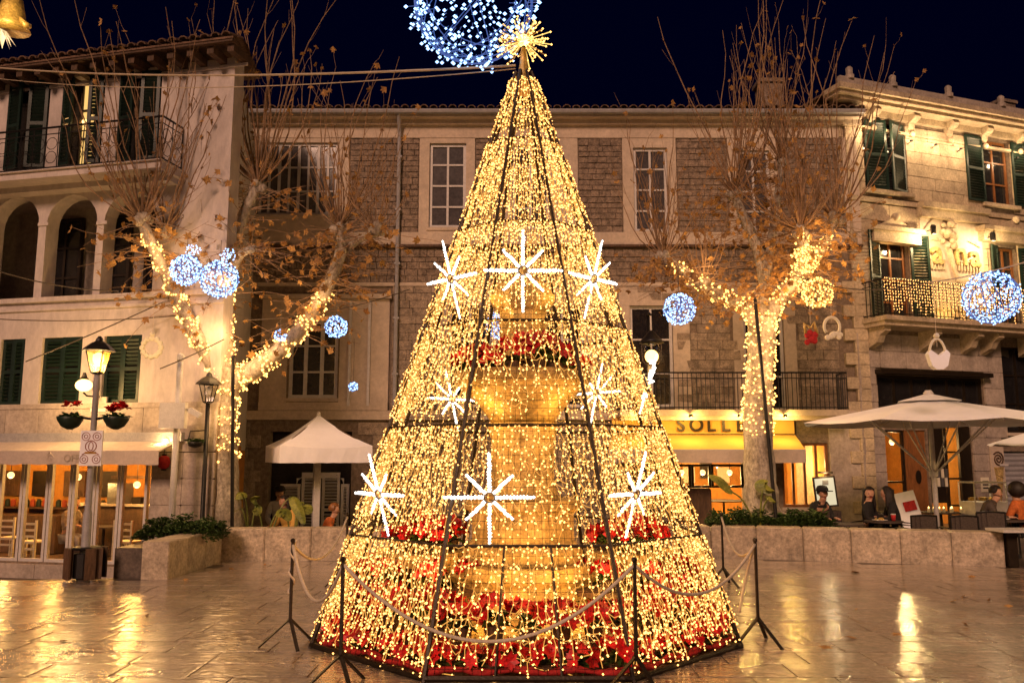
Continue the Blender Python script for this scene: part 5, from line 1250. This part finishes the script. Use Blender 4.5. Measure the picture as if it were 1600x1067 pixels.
def table(x,y,label,r=.36,cloth=None,h=.74):
    t=thing('cafe_table',label,'table',(x,y,gz(x))); MB().lathe([(r,h-.03),(r,h)],24).build('table_top',cloth or m_rattan,t); MB().lathe([(.2,0),(.2,.02),(.03,.05),(.03,h-.03)],12).build('pedestal',m_iron,t); return t
def X(px,Y): return at(px,700,Y).x
chair(X(1305,17.2),17.2,R(15),'rattan chair with squared back left of the woman in black')
chair(X(1352,17.3),17.35,R(-70),'rattan chair under the long haired woman in black',.82)
chair(X(1398,17.0),17.0,R(60),'rattan chair under the person seen from behind',.80)
chair(X(1425,15.9),15.95,R(185),'rattan chair with its back to the wall just left of the parasol pole',.88)
chair(X(1487,15.9),15.9,R(178),'rattan chair with its back to the wall just right of the parasol pole',.86)
chair(X(1535,15.8),15.9,R(172),'rattan chair tilted by the wall before the dark haired man',.92)
chair(X(1522,16.9),16.85,R(-60),'rattan chair under the man bending to his plate',.8)
chair(X(1596,16.6),16.6,R(80),'rattan chair under the person in orange at the right edge',.8)
chair(X(1271,17.9),17.9,R(0),'rattan chair under the figure below the lit menu board',.8)
table(X(1374,16.7),16.7,'round terrace table between the two people in black'); table(X(1316,16.2),16.25,'empty low dark round table beside the bush and wall'); table(X(1562,16.4),16.45,'round table with food between the dark haired man and the person in orange',.42); table(X(1463,18.6),18.6,'round table behind the parasol pole set with tea lights',.4)
def cupset(x,y,z,kind,label):
    if kind=='cup': o=thing('paper_cup',label,'cup',(x,y,z)); MB().lathe([(.035,0),(.048,.12),(.044,.12),(.033,.01)],12).build('cup',m_redcloth,o,smooth=True); MB().lathe([(.05,.12),(.05,.135),(.03,.14)],12).build('lid',m_white,o)
    if kind=='plate': o=thing('plate',label,'plate',(x,y,z)); MB().lathe([(.07,0),(.15,.02),(.145,.024),(.06,.008)],18).build('rim',m_white,o,smooth=True); mb=MB(); [mb.ball((U(-.07,.07),U(-.07,.07),.03),U(.02,.04),6,4) for i in range(9)]; mb.build('food',m_gold,o,smooth=True)
    if kind=='candle': o=thing('tea_light',label,'candle',(x,y,z),0,'tea lights on the table behind the parasol pole'); MB().lathe([(.03,0),(.035,.08),(.03,.08),(.026,.01)],10).build('glass_holder',m_paper,o); MB().octa((0,0,.10),.018,.03).build('flame',e_lamp,o)
    if kind=='bottle': o=thing('bottle',label,'bottle',(x,y,z)); MB().lathe([(.035,0),(.038,.02),(.038,.18),(.013,.25),(.013,.31)],12).build('body',m_green,o,smooth=True); MB().lathe([(.015,.31),(.015,.33)],8).build('cap',m_gold,o)
tx=X(1374,16.7); cupset(tx+.16,16.62,gz(tx)+.742,'cup','red paper cup at the right of the table between the two people in black'); cupset(tx-.12,16.6,gz(tx)+.742,'plate','white plate on the table between the two people in black')
tx=X(1562,16.4); cupset(tx-.1,16.35,gz(tx)+.742,'plate','plate of golden food before the dark haired man'); cupset(tx+.2,16.5,gz(tx)+.742,'bottle','green bottle on the table beside the person in orange')
tx=X(1463,18.6)
for i in range(7): cupset(tx-.33+.11*i,18.45+U(-.1,.1),gz(tx)+.742,'candle','small burning tea light on the table behind the parasol pole')
# pale rail table and dark board at the right end of the wall
x=X(1552,14.2); rt=thing('rail_table','pale slatted rail table at the far right end of the planter wall','table',(pF.x+.25,pF.y-.15,0)); MB().boxr(-.45,1.2,-.2,.35,.60,.64).build('table_top',m_white,rt)
for i in range(5): MB().boxr(-.0+i*.24,.05+i*.24,-.16,-.12,0,.60).build('upright',m_white,rt)
db=thing('end_board','dark upright board closing the right end of the planter wall','board',(pF.x+.08,pF.y+.02,0)); MB().boxr(-.05,.10,-.1,.4,0,.57).build('panel',m_frame,db); MB().boxr(-.06,.11,-.11,.41,.57,.60).build('capping',m_iron,db)
# menu easel, glass cake case, tilted menu panel, phone card
p=at(1290,768,17.6); mn=thing('menu_board','bright backlit menu card in a dark frame on a stand before the restaurant','menu board',(p.x,17.6,gz(p.x)),R(-8)); z=p.z-gz(p.x)
MB().box((0,0,z),(.38,.02,.56),Mx.Rotation(R(-5),3,'Y')).build('menu_card',e_menu,mn); MB().box((.0,.03,z),(.46,.03,.64),Mx.Rotation(R(-5),3,'Y')).build('menu_frame',m_frame,mn); MB().boxr(-.06,.06,-.02,-.012,z+.14,z+.24).build('printed_emblem',m_steel,mn); MB().tube([(.12,.06,0),(.05,.05,z)],.02,6).build('stand',m_frame,mn); MB().lathe([(.2,0),(.2,.03)],14,(.12,.06,0)).build('foot',m_frame,mn)
plight('menu_lamp',(.0,-.12,z+.36),8,(1,.72,.35),.03,mn); MB().box((.0,-.06,z+.40),(.3,.04,.04)).tube([(0,.03,z+.3),(0,-.06,z+.42)],.01,5).build('menu_light',m_frame,mn)
p=at(1548,768,18.2); cc=thing('cake_case','pale framed glass cake case glowing behind the dark haired man','display case',(p.x,18.2,gz(p.x)),R(10)); z=p.z-gz(p.x)
MB().boxr(-.4,.4,0,.5,0,z-.22).build('cabinet',m_white,cc); f=MB()
for a in (-.4,.38): f.boxr(a,a+.02,0,.02,z-.22,z+.18).boxr(a,a+.02,.48,.5,z-.22,z+.18)
f.boxr(-.4,.4,0,.5,z+.18,z+.21); f.build('case_frame',m_white,cc); MB().boxr(-.38,.38,.004,.012,z-.2,z+.17).build('glass_front',g_pane,cc); mb=MB(); [mb.lathe([(.09,0),(.09,.07)],10,(-.25+.25*i,.25,z-.2)) for i in range(3)]; mb.build('cakes',m_gold,cc); plight('case_light',(0,.25,z+.12),5,(1,.75,.4),.04,cc)
p=at(1420,790,18.0); tp=thing('poster_stand','tilted poster stand with pink and grey print behind the person seen from behind','poster stand',(p.x,18.0,gz(p.x)),R(-20)); z=p.z-gz(p.x)
MB().box((0,0,z-.1),(.42,.03,.8),Mx.Rotation(R(-14),3,'Y')@Mx.Rotation(R(-10),3,'X')).build('poster',m_canvas,tp); MB().box((.02,-.03,z),(.24,.01,.2),Mx.Rotation(R(-14),3,'Y')@Mx.Rotation(R(-10),3,'X')).build('printed_patch',m_redcloth,tp); MB().tube([(.1,.1,0),(.05,.05,z)],.02,6).tube([(-.1,.3,0),(.0,.05,z)],.02,6).build('stand_legs',m_iron,tp)
# ------------------------------------------------------------------ people
def person(x,y,rz,label,coat,hair='short',hairm=m_hair,hat=None,lean=.1,turn=0,z0=None,stand=False,seed=1,legs=m_cloth_b):
    t=thing('person',label,'person',(x,y,gz(x) if z0 is None else z0),rz); r2=random.Random(seed)
    S=.46 if not stand else .92
    def bl(z): return -lean*(z-S)*1.0   # forward lean
    J={'pel':(0,.0,S+.06),'wst':(0,bl(S+.24)+.01,S+.24),'chs':(0,bl(S+.46),S+.46),'nek':(0,bl(S+.64),S+.63),'hd0':(0,bl(S+.70)-.015,S+.70)}
    q=Mx.Rotation(turn,3,'Z'); hb_=V(J['hd0'])
    def hp(v): return tuple(hb_+q@V(v))
    J.update(hd1=hp((0,-.012,.075)),hd2=hp((0,.0,.145)),hd3=hp((0,.008,.20)),nose=hp((0,-.085,.062)),nos2=hp((0,-.112,.045)),chin=hp((0,-.06,.0)),earL=hp((-.082,.01,.07)),earR=hp((.082,.01,.07)))
    rad_={'pel':.135,'wst':.125,'chs':.145,'nek':.055,'hd0':.055,'hd1':.085,'hd2':.092,'hd3':.055,'nose':.022,'nos2':.012,'chin':.032,'earL':.018,'earR':.018}
    Ed=[('pel','wst'),('wst','chs'),('chs','nek'),('nek','hd0'),('hd0','hd1'),('hd1','hd2'),('hd2','hd3'),('hd1','nose'),('nose','nos2'),('hd0','chin'),('hd1','earL'),('hd1','earR')]
    arms=[];lg=[]
    for s,n in ((-1,'L'),(1,'R')):
        cy_=J['chs'][1]; sh_=(s*.17,cy_+.01,S+.55); hz_=S+.30 if not stand else S+.1
        el=(s*.25,cy_-.06+r2.uniform(-.04,.04),S+.28); wr=(s*(.13+r2.uniform(0,.06)),cy_-.28,hz_+r2.uniform(-.02,.04)); hd=(wr[0]-s*.02,wr[1]-.07,wr[2])
        J.update({'sh'+n:sh_,'el'+n:el,'wr'+n:wr,'ha'+n:hd}); rad_.update({'sh'+n:.068,'el'+n:.043,'wr'+n:.028,'ha'+n:.030})
        Ed+=[('chs','sh'+n),('sh'+n,'el'+n),('el'+n,'wr'+n),('wr'+n,'ha'+n)]; arms+=['sh'+n,'el'+n,'wr'+n]
        for f in range(4):
            k='f%d%s'%(f,n); o=(f-1.5)*.018; L=(.055,.066,.062,.048)[f]
            J[k]=(hd[0]+o,hd[1]-.035-L*.45,hd[2]-.004); J[k+'t']=(hd[0]+o*1.05,hd[1]-.035-L*.85,hd[2]-.028); rad_[k]=.009; rad_[k+'t']=.007; Ed+=[('ha'+n,k),(k,k+'t')]
        J['th'+n]=(hd[0]-s*.042,hd[1]-.02,hd[2]); J['th'+n+'t']=(hd[0]-s*.05,hd[1]-.055,hd[2]-.012); rad_['th'+n]=.011; rad_['th'+n+'t']=.008; Ed+=[('ha'+n,'th'+n),('th'+n,'th'+n+'t')]
        if stand: kn=(s*.10,-.02,.50); an=(s*.10,.03,.09); to=(s*.11,-.13,.035)
        else: kn=(s*.12,-.43,S+.05); an=(s*.12,-.40,.09); to=(s*.13,-.56,.035)
        J.update({'hp'+n:(s*.095,-.01,S+.03),'kn'+n:kn,'an'+n:an,'to'+n:to}); rad_.update({'hp'+n:.088,'kn'+n:.058,'an'+n:.040,'to'+n:.038}); Ed+=[('pel','hp'+n),('hp'+n,'kn'+n),('kn'+n,'an'+n),('an'+n,'to'+n)]; lg+=['hp'+n,'kn'+n,'an'+n,'to'+n]
    def skin(name,names,edges,grow,m,root,par,sub=1):
        idx={n:i for i,n in enumerate(names)}; me=bpy.data.meshes.new(name); me.from_pydata([J[n] for n in names],[(idx[a],idx[b]) for a,b in edges if a in idx and b in idx],[]); me.materials.append(m)
        o=bpy.data.objects.new(name,me); col.objects.link(o); o.parent=par; sk=o.modifiers.new('skin','SKIN'); sk.use_smooth_shade=True
        for n,i in idx.items():
            sv=me.skin_vertices[0].data[i]; g=rad_[n]+(grow if n not in ('nek',) else grow*.7); sv.radius=(g,g*(.72 if n in('chs','wst','pel') else 1)); sv.use_root=(n==root)
        s=o.modifiers.new('sub','SUBSURF'); s.levels=sub; s.render_levels=sub; return o
    names=list(J); skin('body',names,Ed,0,m_skin,'pel',t,2)
    skin('jacket',['pel','wst','chs','nek']+arms,Ed,.024,coat,'wst',t); skin('trousers',['pel']+[l for l in lg if not l.startswith('to')],Ed,.016,legs,'pel',t)
    for s in (-1,1): MB().ball(hp((s*.034,-.078,.088)),.013,8,6).build('eye',m_cloth_b,t,smooth=True); MB().box((J['to'+('L' if s<0 else 'R')][0],J['toL'][1]+.06,.045),(.10,.28,.08)).build('shoe',m_cloth_b,t)
    MB().box(hp((0,-.086,.018)),(.045,.012,.010),q).build('mouth',m_redcloth,t)
    hm=MB(); hc=V(hp((0,.012,.125)))
    for i in range(8):
        for j in range(12):
            pass
    n=14
    for i in range(7):
        for j in range(n):
            def hv(i,j):
                a=pi/2-(pi*.62)*i/7; b=2*pi*j/n; d=V((math.cos(a)*math.cos(b)*.112,math.cos(a)*math.sin(b)*.122,math.sin(a)*.115)); 
                if d.y<-.04 and d.z<.03: d=V((d.x,d.y*.45,d.z+.03))
                return hc+q@(d*(1+.03*math.sin(j*2.3+i)))
            hm.quad(hv(i,j),hv(i+1,j),hv(i+1,j+1),hv(i,j+1))
    ho=hm.build('hair',hairm,t,smooth=True)
    if hair=='long':
        mb=MB()
        for i in range(12):
            b=R(20)+R(140)*i/11; d=q@V((math.cos(b)*.10,math.sin(b)*.11,.0)); p0=hc+d; mb.tube([p0+V((0,0,.05)),p0-V((0,0,.1)),p0+d*.25-V((0,0,.26)),p0+d*.2-V((0,0,.38))],[.03,.034,.034,.012],6)
        mb.build('long_hair',hairm,ho,smooth=True)
    if hair=='afro': MB().ball(tuple(hc+V((0,.02,.02))),.165,16,12).build('curly_hair',hairm,ho,smooth=True)
    if hat: MB().lathe([(.125,.0),(.12,.06),(.09,.11),(.03,.125)],16,tuple(hc+V((0,0,.02)))).build('cap',hat,t,smooth=True); MB().prism([(-.09,-.01),(.09,-.01),(.09,.008),(-.09,.008)],-.22,-.09).build('cap_peak',hat,t).location=hc+V((0,0,.03))
    return t
person(X(1350,17.2),17.2,R(55),'long haired woman in a black coat sitting sideways at the terrace table',m_cloth_b,'long',lean=.05,turn=R(-60),seed=2)
person(X(1396,16.95),16.95,R(-105),'person in black with dark hair seen from behind across the terrace table',m_cloth_b,'long',lean=.25,turn=R(-30),seed=3)
person(X(1270,17.6),17.65,R(20),'hunched figure in black with a dark hood below the lit menu board',m_cloth_b,'short',hat=m_cloth_b,lean=.35,seed=4)
person(X(1524,16.7),16.75,R(70),'dark haired man in a grey black jacket bending over his plate under the parasol',m_rattan,'short',lean=.45,turn=R(-10),seed=5)
person(X(1588,16.5),16.5,R(-150),'person with round dark hair in an orange top at the right edge',m_orange,'afro',lean=.1,seed=6)
person(X(440,18.9),18.9,R(10),'man in a dark cap standing behind big leaves left of the square parasol',m_grey,'short',hat=m_cloth_b,lean=.05,seed=7,stand=True,z0=gz(X(440,18.9))-.28)
person(X(461,17.9),17.8,R(-30),'woman with dark hair leaning behind the banana leaves under the square parasol',m_awny,'long',lean=.3,turn=R(-20),seed=8,z0=gz(X(461,17.8))+.05)
person(X(506,17.5),17.5,R(100),'person in an orange top sitting low beside the square parasol pole',m_orange,'short',hairm=m_door,lean=.35,seed=9,z0=gz(X(506,17.5))-.12)
chair(X(461,17.9),17.95,R(-30),'rattan chair under the woman leaning behind the banana leaves',.7,group='rattan chairs at the left terrace'); chair(X(506,17.6),17.6,R(100),'rattan chair under the person beside the square parasol pole',.7,group='rattan chairs at the left terrace')
# cafe guest and ladder back chair behind the shop glass
F=Fac(lb,lb.location,R(-13)); M13=Mx.Rotation(R(-13),3,'Z')
def LW(px,py,off): x,z=F.L(px,py,off); return V(lb.location)+M13@V((x,off,z))
pp=LW(105,860,1.3); zf_=F.L(50,880,0)[1]-.12
person(pp.x,pp.y,R(70),'bearded guest in a grey patterned sweater behind the cafe glass',m_rubble,'short',lean=.15,seed=12,z0=zf_,legs=m_grey)
def ladder(px,off,label):
    p=LW(px,860,off); t=thing('ladder_back_chair',label,'chair',(p.x,p.y,zf_),R(-13)+R(180))
    for sx in (-1,1): MB().boxr(sx*.21-.02,sx*.21+.02,.18,.22,0,.92).build('back_post',m_paper,t); MB().boxr(sx*.21-.02,sx*.21+.02,-.2,-.16,0,.45).build('leg',m_paper,t)
    for i in range(5): MB().boxr(-.19,.19,.19,.21,.30+i*.13,.345+i*.13).build('slat',m_paper,t)
    MB().boxr(-.23,.23,-.21,.22,.45,.48).build('seat',m_paper,t)
ladder(52,.8,'pale ladder back chair behind the second cafe window from the left'); ladder(18,1.4,'pale ladder back chair deeper in the cafe at the far left'); ladder(200,1.2,'pale ladder back chair behind the last cafe window by the wall'); 
pt=LW(160,860,1.5); t=table(pt.x,pt.y,'small cafe table behind the glass right of the street lamp'); t.location.z=zf_
x=X(1118,19.6) if False else 0
# white clothed restaurant table behind the glass
t=table(X(1128,24.2),24.2,'dark clothed restaurant table glimpsed under the yellow awning',.6,m_cloth_b,.75); t.location.z=-.15
# ------------------------------------------------------------------ planting
def bush(px0,px1,py0,py1,Y,label,n,seed,s=.07):
    r2=random.Random(seed); a=at(px0,py1,Y); b=at(px1,py1,Y); top=at((px0+px1)/2,py0,Y).z; c=(a+b)/2
    t=thing('bush',label,'bush',(c.x,Y,a.z)); w=(b.x-a.x)/2; h=top-a.z; lv=MB(); st_=MB()
    for i in range(n):
        u=r2.uniform(-1,1); v=r2.uniform(-1,1); hh=h*(1-.35*abs(u)**3)*(.75+.35*math.sin(u*9+seed)*.5+.2*math.sin(u*23)); p=V((u*w,v*.35,hh*(r2.random()**.45)))
        q=r2.uniform(0,6.28); petal(lv,p,V((math.cos(q),math.sin(q),r2.uniform(-.2,1))),s*r2.uniform(.7,1.7),s*.33,.02)
    for i in range(14): u=r2.uniform(-.9,.9); st_.tube([(u*w,0,-.1),(u*w+r2.uniform(-.1,.1),r2.uniform(-.2,.2),h*.7)],.012,4)
    st_.build('stems',m_wood,t); lv.build('leaves',m_leafg,t,'stuff'); return t
bush(222,346,806,846,14.6,'low dark green hedge bush behind the left end of the planter wall',2600,1)
bush(1108,1206,796,826,16.4,'low green leafy bush behind the wall left of the right hand tree trunk',1800,2)
bush(1206,1296,798,828,16.3,'low feathery green bush behind the wall right of the right hand tree trunk',1700,3,.09)
def banana(px,py,Y,label,leaves,seed):
    r2=random.Random(seed); b=at(px,py,Y); t=thing('banana_plant',label,'plant',b)
    for (dx,dy,hx,w) in leaves:   # tip offsets in metres: sideways, outward height at bend, droop
        st0=V((r2.uniform(-.05,.05),0,-.3)); bend=V((dx*.55,r2.uniform(-.15,.1),hx)); tip=V((dx,r2.uniform(-.3,.1),hx+dy)); path=smoothpath([st0,bend*.55+V((0,0,.05)),bend,(bend+tip)/2+V((0,0,.08)),tip],5)
        MB().tube(path[:11],[.022-.001*i for i in range(11)],6).build('stalk',m_leafy,t); mb=MB(); pts=path[9:]; n=len(pts)
        L=[];Rr=[]
        for i,p in enumerate(pts):
            tt=i/(n-1); wv=w*math.sin(pi*min(1,tt*.93+.07))**.7; d=(pts[min(i+1,n-1)]-pts[max(i-1,0)]).normalized(); s=d.cross(V((0,-.6,.8))).normalized(); L.append(p+s*wv-V((0,0,wv*.3))); Rr.append(p-s*wv-V((0,0,wv*.3)))
        for i in range(n-1): mb.quad(L[i],L[i+1],pts[i+1],pts[i]); mb.quad(pts[i],pts[i+1],Rr[i+1],Rr[i])
        mb.build('leaf',m_leafy,t,smooth=True)
    return t
banana(413,838,16.6,'banana plant with bright drooping yellow leaf beside the man in a cap',[(.85,-.5,.75,.11),(.5,-.2,.5,.12),(-.2,.1,.45,.1)],2)
banana(392,836,16.5,'dark banana plant just right of the forked tree trunk',[(-.3,-.05,.75,.14),(-.45,-.2,.55,.1),(.1,.15,.6,.1)],3)
banana(458,838,16.7,'broad leaved low plant before the woman under the square parasol',[(.35,-.1,.55,.15),(-.3,-.05,.45,.13),(.1,.12,.5,.15)],4)
banana(1186,812,16.2,'banana plant with wide pale leaf against the trunk before the awning',[(.2,.15,.55,.20),(-.95,.3,.55,.13),(.35,-.1,.4,.12)],5)
# ------------------------------------------------------------------ overhead wires and hung ornaments
def wire(a,b,sag,lab,r=.012,m=m_cable,nm='overhead_wire',grp=None):
    pts=[]
    for i in range(31): t=i/30; p=a.lerp(b,t); p.z-=sag*4*t*(1-t); pts.append(p)
    o=MB().tube(pts,r,5).build(nm,m,None,smooth=True); tag(o,lab,'wire',grp); return pts
wire(at(-30,104,16.5),V((TX-.1,TY,at(785,103,TY).z)),.16,'thick pale overhead cable running from the left roof to the tip of the cone',.016,m_pcable)
wire(at(-30,120,16.2),V((TX-.1,TY,at(785,108,TY).z)),.24,'thin second cable sagging just below the thick cable to the cone',.007,m_pcable)
wire(at(-30,415,13.5),at(185,455,15),.1,'thin wire with hooks crossing before the dark arches')
wire(at(-30,497,15.8),at(350,485,16.6),.12,'dark wire sagging across the cream wall under the arches')
wire(at(250,576,15),at(350,530,16),.02,'thin wire rising from the cream wall to the forked tree')
wire(at(40,565,14),at(255,472,15.4),.02,'thin wire rising across the closed green shutters')
wire(at(385,500,17),at(640,452,18),.15,'thin wire crossing the gallery windows left of the cone')
wire(at(1448,442,14),at(1640,398,13),.05,'glowing wire with hooks passing over the large blue ball',.012,m_pcable)
wire(at(1240,430,16),at(1448,442,14),.2,'dark wire running from the right hand tree to the balcony ball')
def orn(px,py,Y,label,cat,name,top,fn,s=1):
    c=at(px,py,Y); t=thing(name,label,cat,c); fn(t,s); h=at(px,top,Y).z-c.z; MB().tube([(0,0,.12*s),(0,0,h)],.005,4).build('cord',m_pcable,t); return t
def wreath(t,s):
    mb=MB(); k=12
    for i in range(k): a=2*pi*i/k; mb.ball((.17*s*math.cos(a),0,.17*s*math.sin(a)),.055*s,8,6,(1,.5,1))
    mb.ball((0,0,.24*s),.05*s); mb.ring((0,0,0),.17*s,.03*s,(1,0,0),(0,0,1),20,6); mb.build('ring',m_paper,t,smooth=True)
def redorn(t,s):
    mb=MB(); [mb.ball((U(-.09,.1)*s,0,U(-.22,-.02)*s),U(.05,.075)*s,8,6,(1,.6,1)) for i in range(10)]; mb.build('red_petals',m_redcloth,t,smooth=True); MB().tube([(-.1*s,0,-.05),(-.12*s,0,.14*s),(0,0,.05*s),(.06*s,0,.16*s),(.12*s,0,-.06)],[.03*s,.035*s,.03*s,.04*s,.03*s],6).build('gold_straps',m_gold,t,smooth=True)
def arco(t,s):
    MB().tube([(.15*s*math.cos(R(-40+260*i/14)),0,.02+.18*s*math.sin(R(-40+260*i/14))) for i in range(15)],.03*s,6).build('arch',m_paper,t,smooth=True); mb=MB(); [mb.ball((U(-.13,.17)*s,0,U(-.2,-.1)*s),U(.04,.07)*s,8,6,(1,.6,1)) for i in range(8)]; mb.build('rosette',m_paper,t,smooth=True)
def bask(t,s):
    MB().tube([(.14*s*math.cos(R(180*i/12)),0,.30*s*math.sin(R(180*i/12))-.05*s) for i in range(13)],.022*s,6).build('handle',m_paper,t,smooth=True); MB().prism([(-.18*s,.0),(-.13*s,.06*s),(0,-.04*s),(.13*s,.06*s),(.18*s,.0),(.13*s,-.20*s),(.05*s,-.26*s),(-.06*s,-.26*s),(-.13*s,-.20*s)],-.06*s,.06*s).build('bowl',m_canvas,t); MB().ball((0,0,.30*s),.05*s).build('knot',m_paper,t,smooth=True)
orn(237,543,14.8,'pale scalloped wreath ornament hanging over the cream wall','ornament','hanging_wreath',466,wreath)
orn(1267,517,15.6,'red and gold flower ornament hanging under the golden light balls','ornament','hanging_flower',470,redorn,1)
orn(1300,512,15.6,'pale arched ornament with rosette hanging beside the red and gold flower','ornament','hanging_arch',470,arco,1)
orn(1465,553,14.2,'pale basket ornament on a loop hanging under the lit balcony','ornament','hanging_basket_ornament',440,bask,1.05)
c=at(18,28,6.0); bell=thing('gold_ornament','golden bell with ribbon and pale petals hanging at the top left corner','ornament',c); MB().lathe([(.02,.17),(.07,.15),(.09,.05),(.11,-.06),(.14,-.1)],16).build('bell',m_gold,bell,smooth=True); MB().tube([(.06,-.02,.0),(.12,-.04,-.06),(.16,-.04,-.10)],[.02,.022,.032],6).build('ribbon',m_gold,bell,smooth=True); mb=MB(); [petal(mb,V((-.06,-.02,-.1)),V((U(-1,1),U(-.3,.3),-1)),.16,.03,.02) for i in range(7)]; mb.build('petals',m_canvas,bell); MB().tube([(0,0,.15),(0,0,.6)],.005,4).build('cord',m_pcable,bell); plight('bell_fill',(.1,-.35,-.1),10,(1,.7,.3),.05,bell)  # unseen fill light added before the bell to brighten it
# fallen leaves on the wet paving
r3=random.Random(5)
for i,(px,py) in enumerate([(1518,900),(1505,931),(1545,936),(1575,946),(1508,974),(1338,951),(1336,893),(1490,938),(362,888),(414,881),(290,905),(330,893),(1330,995),(1400,990),(100,1000),(230,960),(1290,1010)]):
    p=gnd(px,py,.012); mb=MB(); leafmesh(mb,(0,0,0),r3.uniform(.07,.16),r3); o=mb.build('fallen_leaf',m_leafb,None); o.location=p; o.scale=(1,1,.35); o.rotation_euler=(0,0,r3.uniform(0,6)); tag(o,'dry brown leaf lying on the wet paving','leaf','fallen leaves on the paving')
# distant dark houses closing the lane between the left and middle buildings, and ground lamps off the square

# added street lamps out of view, put in to brighten parasol, wall and tree
KID[lp.name]=kids(lp)
for x,y,lab,pw_ in ((11.2,12.6,'unseen street lamp added for light past the right end of the planter wall',950),(-6.2,1.5,'unseen street lamp added for light on the near side of the square',500)):
    o=copy_tree(lp); o.location=(x,y,0); o['label']=lab
    for c in o.children:
        if c.type=='LIGHT': c.data=c.data.copy(); c.data.energy=pw_
